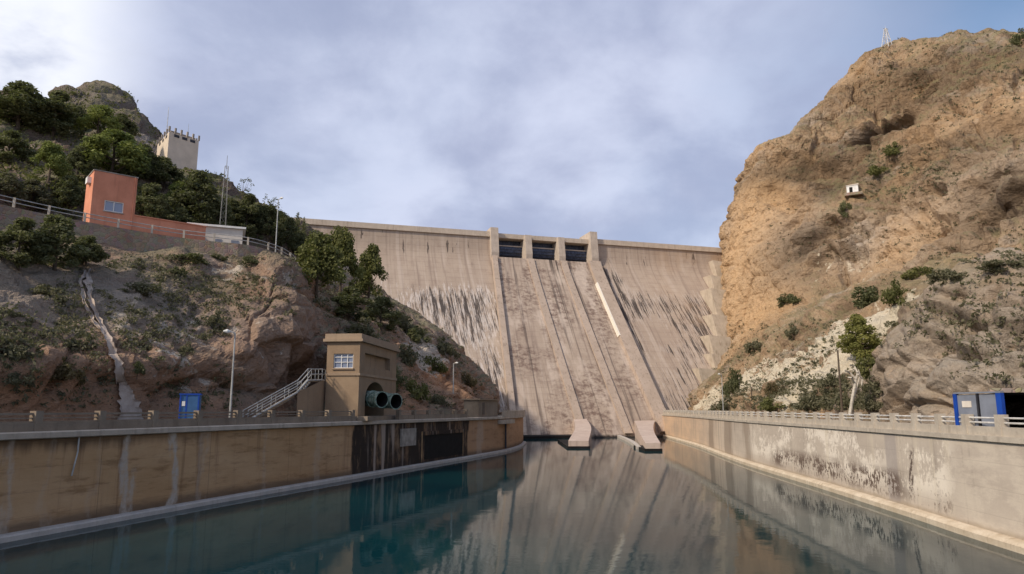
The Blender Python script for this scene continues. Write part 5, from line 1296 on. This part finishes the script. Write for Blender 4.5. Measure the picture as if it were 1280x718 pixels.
for a in [
  ('pine_tree', 137, 236, 152, 96, 'pine', 'leaf_pine', 'big bright green pine directly above the orange block', 'tree', GP, L2),
  ('pine_tree', 122, 182, 124, 58, 'pine', 'leaf_pine', 'bright green pine higher up behind the big pine above the orange block', 'tree', GP, L2),
  ('pine_tree', 22, 160, 97, 86, 'dense', 'leaf_dark', 'dark pine on the skyline at the far left edge', 'tree', GP, L2),
  ('pine_tree', 66, 170, 108, 70, 'dense', 'leaf_dark', 'dark pine on the skyline left of the rocky peak', 'tree', GP, L2),
  ('pine_tree', 60, 228, 172, 50, 'pine', 'leaf_pine', 'mid green pine halfway up the hill left of the orange block', 'tree', GP, L2),
  ('pine_tree', 97, 226, 178, 44, 'dense', 'leaf_dark', 'darker pine touching the left side of the big bright pine', 'tree', GP, L2),
  ('pine_tree', 246, 285, 207, 76, 'dense', 'leaf_dark', 'broad dark pine below the beige tower', 'tree', GP, L2),
  ('pine_tree', 222, 268, 222, 36, 'pine', 'leaf_pine', 'yellow green pine at the left edge of the broad dark pine below the tower', 'tree', GP, L2),
  ('pine_tree', 205, 238, 194, 54, 'dense', 'leaf_dark', 'dark pine hiding the foot of the beige tower', 'tree', GP, L2),
  ('pine_tree', 186, 275, 226, 50, 'dense', 'leaf_dark', 'dark tree behind the right corner of the orange block', 'tree', GP, L2),
  ('pine_tree', 168, 228, 188, 40, 'dense', 'leaf_dark', 'dark round pine right of the big bright pine', 'tree', GP, L2),
  ('pine_tree', 307, 298, 238, 52, 'dense', 'leaf_dark', 'dark pine right behind the lattice mast', 'tree', GP, L2),
  ('pine_tree', 334, 305, 252, 42, 'dense', 'leaf_dark', 'dark pine left of the lamp on the upper road', 'tree', GP, L2),
  ('pine_tree', 360, 315, 268, 36, 'dense', 'leaf_dark', 'low dark pine right of the lamp on the upper road', 'tree', GP, L2),
  ('slender_tree', 258, 268, 206, 30, 'airy', 'leaf_bush', 'thin airy tree sticking out above the broad dark pine', 'tree', None, L2),
  ('slender_tree', 300, 285, 216, 30, 'airy', 'leaf_bush', 'thin airy tree rising just right of the lattice mast', 'tree', None, L2),
  ('slender_tree', 338, 290, 240, 32, 'airy', 'leaf_bush', 'round topped airy tree left of the lamp on the upper road', 'tree', None, L2),
  ('cypress_tree', 371, 302, 262, 9, 'spire', 'leaf_dark', 'narrow dark cypress standing before the left end of the dam', 'tree', None, L2),
  ('cypress_tree', 379, 302, 268, 7, 'spire', 'leaf_dark', 'smaller narrow cypress nearest the end of the dam crest', 'tree', None, L2),
  ('pine_tree', 396, 384, 278, 76, 'pine', 'leaf_olive', 'olive green pine on the rock spur before the dam, the left one of two', 'tree', 'pines before the dam', L1),
  ('pine_tree', 424, 378, 274, 60, 'pine', 'leaf_olive', 'olive green pine tucked behind the left pine on the rock spur', 'tree', 'pines before the dam', L1),
  ('pine_tree', 461, 392, 298, 54, 'pine', 'leaf_olive', 'olive green pine standing alone before the pale dam face', 'tree', 'pines before the dam', L1),
  ('dark_tree', 22, 336, 268, 74, 'dense', 'leaf_dark', 'very dark bushy tree at the left edge under the upper road', 'tree', 'dark trees under the upper road', L1),
  ('dark_tree', 68, 338, 264, 78, 'dense', 'leaf_dark', 'very dark bushy tree under the upper road left of the stone wall', 'tree', 'dark trees under the upper road', L1),
  ('dark_tree', 106, 332, 290, 52, 'dense', 'leaf_dark', 'lower dark tree where the stone retaining wall begins', 'tree', 'dark trees under the upper road', L1),
  ('shrub', 238, 326, 311, 52, 'bush', 'leaf_dark', 'dark flat shrub under the stone retaining wall', 'shrub', 'shrubs on the left slope', L1),
  ('shrub', 272, 324, 313, 24, 'bush', 'leaf_dark', 'small dark shrub right of the flat shrub under the stone wall', 'shrub', 'shrubs on the left slope', L1),
  ('shrub', 312, 328, 315, 26, 'bush', 'leaf_dark', 'dark shrub on the rim of the red rock spur', 'shrub', 'shrubs on the left slope', L1),
  ('shrub', 76, 470, 432, 64, 'bush', 'leaf_dry', 'brown dry shrub hanging over the orange earth bank', 'shrub', 'shrubs on the left slope', L1),
  ('shrub', 14, 446, 418, 42, 'bush', 'leaf_grey', 'grey green shrub at the left edge above the walkway', 'shrub', 'shrubs on the left slope', L1),
  ('shrub', 22, 478, 452, 46, 'bush', 'leaf_grey', 'grey shrub low on the bank at the left edge', 'shrub', 'shrubs on the left slope', L1),
  ('shrub', 172, 464, 444, 20, 'bush', 'leaf_dark', 'dark shrub right beside the pale gully', 'shrub', 'shrubs on the left slope', L1),
  ('shrub', 232, 440, 420, 24, 'bush', 'leaf_grey', 'grey green shrub in the middle of the bare slope', 'shrub', 'shrubs on the left slope', L1),
  ('shrub', 176, 366, 345, 62, 'bush', 'leaf_grey', 'wide olive shrub below the stone wall right of the gully head', 'shrub', 'shrubs on the left slope', L1),
  ('shrub', 60, 368, 345, 56, 'bush', 'leaf_grey', 'wide grey shrub left of the gully head', 'shrub', 'shrubs on the left slope', L1),
  ('shrub', 222, 342, 328, 30, 'bush', 'leaf_dark', 'small dark shrub below the flat shrub under the stone wall', 'shrub', 'shrubs on the left slope', L1),
  ('shrub', 268, 405, 378, 30, 'bush', 'leaf_grey', 'olive shrub on the slope left of the red rock spur', 'shrub', 'shrubs on the left slope', L1),
  ('dark_shrub', 436, 402, 356, 62, 'dense', 'leaf_dark', 'dark thicket below the two pines on the rock spur', 'shrub', 'shrubs below the dam', L1),
  ('dark_shrub', 476, 412, 368, 52, 'dense', 'leaf_dark', 'dark thicket above the pump house roof', 'shrub', 'shrubs below the dam', L1),
  ('dark_shrub', 520, 424, 398, 42, 'bush', 'leaf_dark', 'dark shrub at the stained foot of the dam face', 'shrub', 'shrubs below the dam', L1),
  ('dark_shrub', 518, 498, 456, 48, 'bush', 'leaf_bush', 'green shrub right behind the outlet pipes', 'shrub', 'shrubs below the dam', L1),
  ('dark_shrub', 505, 452, 418, 40, 'bush', 'leaf_grey', 'grey shrub beside the right end of the pump house roof', 'shrub', 'shrubs below the dam', L1),
  ('dark_shrub', 556, 440, 412, 40, 'bush', 'leaf_grey', 'pale grey shrub on the rocks before the black drip stains', 'shrub', 'shrubs below the dam', L1),
  ('dark_shrub', 545, 505, 486, 30, 'bush', 'leaf_grey', 'small grey shrub behind the parapet left of the concrete hut', 'shrub', 'shrubs below the dam', L1),
  ('dark_shrub', 584, 480, 455, 26, 'bush', 'leaf_dry', 'brown shrub on the rocks behind the little concrete hut', 'shrub', 'shrubs below the dam', L1),
  ('green_bush', 1086, 380, 345, 62, 'bush', 'leaf_dark', 'dark green bush on the ledge above the pale scree', 'bush', 'bushes on the right bank', R_),
  ('green_bush', 1124, 374, 336, 44, 'bush', 'leaf_bush', 'lighter green bush on the ledge, right of the dark green one', 'bush', 'bushes on the right bank', R_),
  ('green_bush', 1077, 452, 388, 54, 'dense', 'leaf_yellow', 'yellow green bush growing in the middle of the pale scree', 'bush', 'bushes on the right bank', R_),
  ('green_bush', 1086, 464, 432, 40, 'bush', 'leaf_bush', 'olive bush just below the yellow green one on the scree', 'bush', 'bushes on the right bank', R_),
  ('green_bush', 988, 378, 358, 36, 'bush', 'leaf_dark', 'dark bush at the foot of the orange cliff', 'bush', 'bushes on the right bank', R_),
  ('green_bush', 918, 486, 446, 30, 'bush', 'leaf_dark', 'round dark tree like bush beside the short street lamp', 'bush', 'bushes on the right bank', R_),
  ('green_bush', 992, 416, 398, 26, 'bush', 'leaf_grey', 'small grey bush at the top of the pale scree', 'bush', 'bushes on the right bank', R_),
  ('green_bush', 1057, 266, 242, 20, 'bush', 'leaf_dark', 'dark bush right under the white hut', 'bush', 'bushes on the right bank', R_),
  ('green_bush', 1096, 218, 196, 34, 'bush', 'leaf_bush', 'green bush below the dark cave in the cliff', 'bush', 'bushes on the right bank', R_),
  ('green_bush', 1117, 192, 170, 28, 'bush', 'leaf_bush', 'small green bush at the right mouth of the dark cave', 'bush', 'bushes on the right bank', R_),
  ('green_bush', 1274, 52, 26, 26, 'bush', 'leaf_dark', 'dark bush on the skyline at the right edge', 'bush', 'bushes on the right bank', R_),
  ('green_bush', 1018, 508, 484, 56, 'bush', 'leaf_grey', 'grey bush behind the railing left of the tall wooden pole', 'bush', 'bushes on the right bank', R_),
  ('green_bush', 966, 510, 488, 50, 'bush', 'leaf_bush', 'olive bush behind the railing right of the short bare pole', 'bush', 'bushes on the right bank', R_),
  ('green_bush', 1092, 508, 480, 34, 'bush', 'leaf_grey', 'grey bush at the foot of the rock right of the dead tree', 'bush', 'bushes on the right bank', R_),
  ('green_bush', 1040, 478, 452, 34, 'bush', 'leaf_grey', 'grey bush on the scree behind the tall wooden pole', 'bush', 'bushes on the right bank', R_),
  ('green_bush', 1250, 336, 318, 60, 'bush', 'leaf_grey', 'wide grey green bush on top of the grey rock', 'bush', 'bushes on the right bank', R_),
  ('green_bush', 1184, 348, 326, 50, 'bush', 'leaf_grey', 'grey green bush at the left top of the grey rock', 'bush', 'bushes on the right bank', R_),
  ('green_bush', 966, 492, 470, 30, 'bush', 'leaf_dry', 'brown bush low on the pale scree above the railing', 'bush', 'bushes on the right bank', R_),
  ('dark_shrub', 450, 418, 385, 54, 'bush', 'leaf_grey', 'olive shrub on the rim above the left corner of the pump house', 'shrub', 'shrubs below the dam', L1),
  ('dark_shrub', 500, 408, 380, 46, 'bush', 'leaf_grey', 'olive shrub between the dark thickets and the dam face', 'shrub', 'shrubs below the dam', L1),
  ('dark_shrub', 540, 462, 432, 40, 'bush', 'leaf_bush', 'green shrub on the rocks right of the pump house', 'shrub', 'shrubs below the dam', L1),
  ('dark_shrub', 490, 480, 445, 40, 'bush', 'leaf_dark', 'dark shrub hugging the right end wall of the pump house', 'shrub', 'shrubs below the dam', L1),
  ('green_bush', 906, 510, 490, 44, 'bush', 'leaf_grey', 'grey bush at the foot of the short street lamp', 'bush', 'bushes on the right bank', R_),
  ('green_bush', 945, 440, 418, 34, 'bush', 'leaf_grey', 'grey bush left of the pale scree under the orange cliff', 'bush', 'bushes on the right bank', R_),
  ('green_bush', 1150, 345, 322, 44, 'bush', 'leaf_bush', 'olive bush where the ledge meets the grey rock', 'bush', 'bushes on the right bank', R_),
]: plant(*a[:11])

GH = 'trees filling the left hillside'
for a in [
  (10, 205, 160, 56, 'dense', 'leaf_dark', 'dark pine low on the left edge of the hillside above the upper railing'),
  (38, 262, 222, 50, 'dense', 'leaf_grey', 'grey olive tree directly behind the upper railing at the left'),
  (84, 262, 214, 46, 'dense', 'leaf_dark', 'dark tree touching the left side of the orange block'),
  (8, 250, 214, 44, 'dense', 'leaf_grey', 'olive tree behind the upper railing at the very left edge'),
  (42, 158, 118, 50, 'dense', 'leaf_dark', 'dark pine between the two skyline pines at the left'),
  (94, 160, 130, 40, 'dense', 'leaf_dark', 'dark pine at the left foot of the rocky peak'),
  (152, 172, 140, 40, 'dense', 'leaf_dark', 'dark pine at the right foot of the rocky peak'),
  (178, 212, 178, 40, 'dense', 'leaf_dark', 'dark pine left of the beige tower'),
  (120, 214, 180, 40, 'pine', 'leaf_pine', 'green pine peeping out left below the two bright pines'),
  (270, 290, 240, 46, 'dense', 'leaf_dark', 'dark pine left of the lattice mast at its foot'),
  (226, 300, 258, 44, 'dense', 'leaf_dark', 'dark tree over the left end of the white building'),
  (200, 285, 248, 42, 'dense', 'leaf_dark', 'dark tree over the low orange annex'),
  (290, 276, 246, 40, 'dense', 'leaf_dark', 'dark pine on the ridge right of the broad dark pine'),
  (322, 284, 254, 40, 'dense', 'leaf_dark', 'dark pine on the ridge between mast and lamp'),
  (350, 292, 262, 36, 'dense', 'leaf_dark', 'dark pine on the ridge just right of the lamp'),
  (372, 322, 286, 36, 'dense', 'leaf_dark', 'dark pine between the lamp and the olive pines'),
]: plant('hillside_tree', *a[:6], a[6], 'tree', GH, L2)
# low scrub and grass nobody could count
def scrub(name, bvs, n, boxes, mat, label, smin, smax, size, seed):
    rn = random.Random(seed); V, Fc, T = [], [], []
    tot = sum(b[4] for b in boxes)
    for b in boxes:
        for _ in range(int(n * b[4] / tot)):
            px, py = rn.uniform(b[0], b[2]), rn.uniform(b[1], b[3])
            if bvs is L1 and any(abs(px - gx) < 9 + gw_ * .5 and abs(py - gy) < 9 for gx, gy, gw_ in GUL): continue
            h = hit(px, py, bvs)
            if h is None or h[1].z * (1 if h[1].z > 0 else -1) < .22 or mn.noise(h[0] / 7.0) < -.12 + .25 * rn.random() - .15: continue
            r = rn.uniform(smin, smax) * (.6 + .8 * rn.random() ** 2); ct = rn.uniform(0, .6); d = depth(h[0])
            for _k in range(18 if d < 120 else 12):
                a = rn.uniform(0, 6.283); q = rn.random() ** .5 * r; z = rn.uniform(0, 1) * r * .9
                c = h[0] + Vector((q * math.cos(a), q * math.sin(a), z - .1))
                e1 = Vector((rn.gauss(0, 1), rn.gauss(0, 1), rn.gauss(0, 1))).normalized(); e2 = e1.cross(Vector((rn.gauss(0, 1), rn.gauss(0, 1), rn.gauss(0, 1)))).normalized()
                s = size * rn.uniform(.6, 1.4) * (1 + d / 260); k = len(V)
                V += [tuple(c - e1 * s), tuple(c + e2 * s * .5), tuple(c + e1 * s), tuple(c - e2 * s * .5)]; Fc.append((k, k + 1, k + 2, k + 3)); T += [min(1, ct + rn.random() * .4)] * 4
    me = bpy.data.meshes.new(name); me.from_pydata(V, [], Fc); me.materials.append(mat)
    at = me.attributes.new('tint', 'FLOAT', 'POINT'); at.data.foreach_set('value', np.array(T, np.float32))
    o = bpy.data.objects.new(name, me); COL.objects.link(o); tag(o, label, 'scrub', kind='stuff')
scrub('scrub', L1, 3300, [(-150, 320, 300, 440, 5), (-150, 420, 300, 512, 2), (300, 320, 420, 400, 1), (420, 370, 610, 510, 2)], M['leaf_grey'], 'low grey green scrub scattered over the left rocky slope', .3, .75, .11, 1)
scrub('scrub', L2, 2200, [(-150, 110, 200, 290, 5), (200, 190, 400, 300, 2)], M['leaf_bush'], 'low olive scrub covering the hill above the upper road', .5, 1.3, .17, 2)
scrub('scrub', R_, 5200, [(860, 400, 1140, 512, 4), (900, 476, 1120, 512, 4), (1100, 320, 1400, 512, 2), (960, 60, 1400, 330, 5), (1080, 40, 1400, 150, 4), (1080, 185, 1200, 250, 2)], M['leaf_grey'], 'thin dry scrub scattered over the right cliff and scree', .25, .8, .12, 3)

# bleached dead tree beside the tall pole
dt = empty('dead_tree', tuple(Vector((atY(1062, 512, 62).x, 62, 5.2))), 'bleached bare dead tree bent over behind the right bank railing', 'tree')
s_ = 68 / F; rn = random.Random(5)
def dpt(px, py, dy=0): p = atY(px, py, 62 + dy); return p
MB().tube([dpt(1062, 520), dpt(1066, 495), dpt(1070, 474, .3), dpt(1072, 466, .4), dpt(1066, 461, .3)], [.14, .12, .10, .08, .05], 7).build('trunk', M['dead_wood'], dt)
for pts in ([(1065, 505), (1070, 488), (1075, 470), (1073, 462)], [(1070, 474), (1062, 466), (1056, 463)], [(1072, 466), (1068, 458), (1062, 456)], [(1069, 480), (1064, 472), (1060, 472)], [(1073, 468), (1078, 474), (1077, 482)]):
    MB().tube([dpt(a, b, rn.uniform(-.3, .4)) for a, b in pts], [.08, .07, .06, .045][:len(pts)], 5).build('branch', M['dead_wood'], dt)

# ------------------------------------------------------------------ world, sun, camera
SUN_EL, SUN_DIR = math.radians(36), Vector((-.66, -.52, 0))      # towards the sun
w = bpy.data.worlds.new('World'); SC.world = w; w.use_nodes = True
nt = w.node_tree; nt.nodes.clear()
class WN(NT):
    def __init__(s): s.t = nt; s.n = nt.nodes; s.l = nt.links
q = WN()
sky = q.node('ShaderNodeTexSky', sky_type='NISHITA'); sky.sun_disc = False
sky.sun_elevation = SUN_EL; sky.sun_rotation = math.atan2(SUN_DIR.x, SUN_DIR.y); sky.air_density = 1.0; sky.dust_density = 1.0; sky.ozone_density = 1.2
g = q.node('ShaderNodeTexCoord').outputs['Generated']
x, y, z = q.sep(g)
# clouds as a layer: direction divided by height
zz = q.math('ADD', q.math('MAXIMUM', z, 0), .22)
cmb = q.node('ShaderNodeCombineXYZ'); q.put(cmb.inputs[0], q.math('DIVIDE', x, zz)); q.put(cmb.inputs[1], q.math('DIVIDE', y, zz))
cv_ = cmb.outputs[0]
n1 = q.noise(cv_, .9, 8, .55, .25); n2 = q.noise(q.scale(cv_, 1, .8, 1, (3, 1, 0)), 2.1, 7, .55, .2)
thick = q.rng(n1, .34, .66)
cc = q.mix(q.rng(n2, .34, .67), (.325, .36, .50), (.525, .565, .705))
# break in the cloud to the right, bright thin edge to the left
gap = q.rng(q.math('ADD', q.math('DIVIDE', x, q.math('MAXIMUM', y, .15)), q.math('MULTIPLY', n2, .55)), .55, 1.05)
up = q.rng(z, .25, .55)
cov = q.math('SUBTRACT', q.rng(thick, 0, 1, .80, .98), q.mul(gap, q.rng(z, .2, .45), .85), clamp=True)
lf = q.mul(q.rng(q.math('ADD', q.math('DIVIDE', x, q.math('MAXIMUM', y, .15)), q.math('MULTIPLY', n2, .3)), -.34, -.52), q.rng(n2, .36, .54))
cc = q.mix(q.mul(lf, .8), cc, (.86, .87, .91))
skym = q.mix(1, sky.outputs[0], (.115, .115, .115), 'MULTIPLY')
fin = q.mix(cov, skym, cc)
bg = q.node('ShaderNodeBackground'); q.put(bg.inputs[0], fin); bg.inputs[1].default_value = 1.07
wo = q.node('ShaderNodeOutputWorld'); nt.links.new(bg.outputs[0], wo.inputs[0])

sd = bpy.data.lights.new('sun', 'SUN'); sd.energy = 2.7; sd.angle = math.radians(5.0); sd.color = (1, .86, .68)
so = bpy.data.objects.new('sun', sd); COL.objects.link(so)
dirv = Vector((SUN_DIR.normalized().x * math.cos(SUN_EL), SUN_DIR.normalized().y * math.cos(SUN_EL), math.sin(SUN_EL)))
so.rotation_euler = dirv.to_track_quat('Z', 'Y').to_euler(); so.location = (-120, -60, 120)

cd = bpy.data.cameras.new('camera'); co = bpy.data.objects.new('camera', cd); COL.objects.link(co)
cd.sensor_width = 36; cd.lens = 36 * F / 1280; cd.clip_end = 9000; cd.clip_start = .1
co.location = CAMP; co.rotation_euler = (PI / 2 + TH, 0, 0); SC.camera = co
SC.view_settings.view_transform = 'Standard'; SC.view_settings.look = 'None'; SC.view_settings.gamma = 1; SC.view_settings.exposure = .3
SC.view_settings.use_curve_mapping = False
SC.cycles.max_bounces = 6; SC.cycles.use_denoising = True
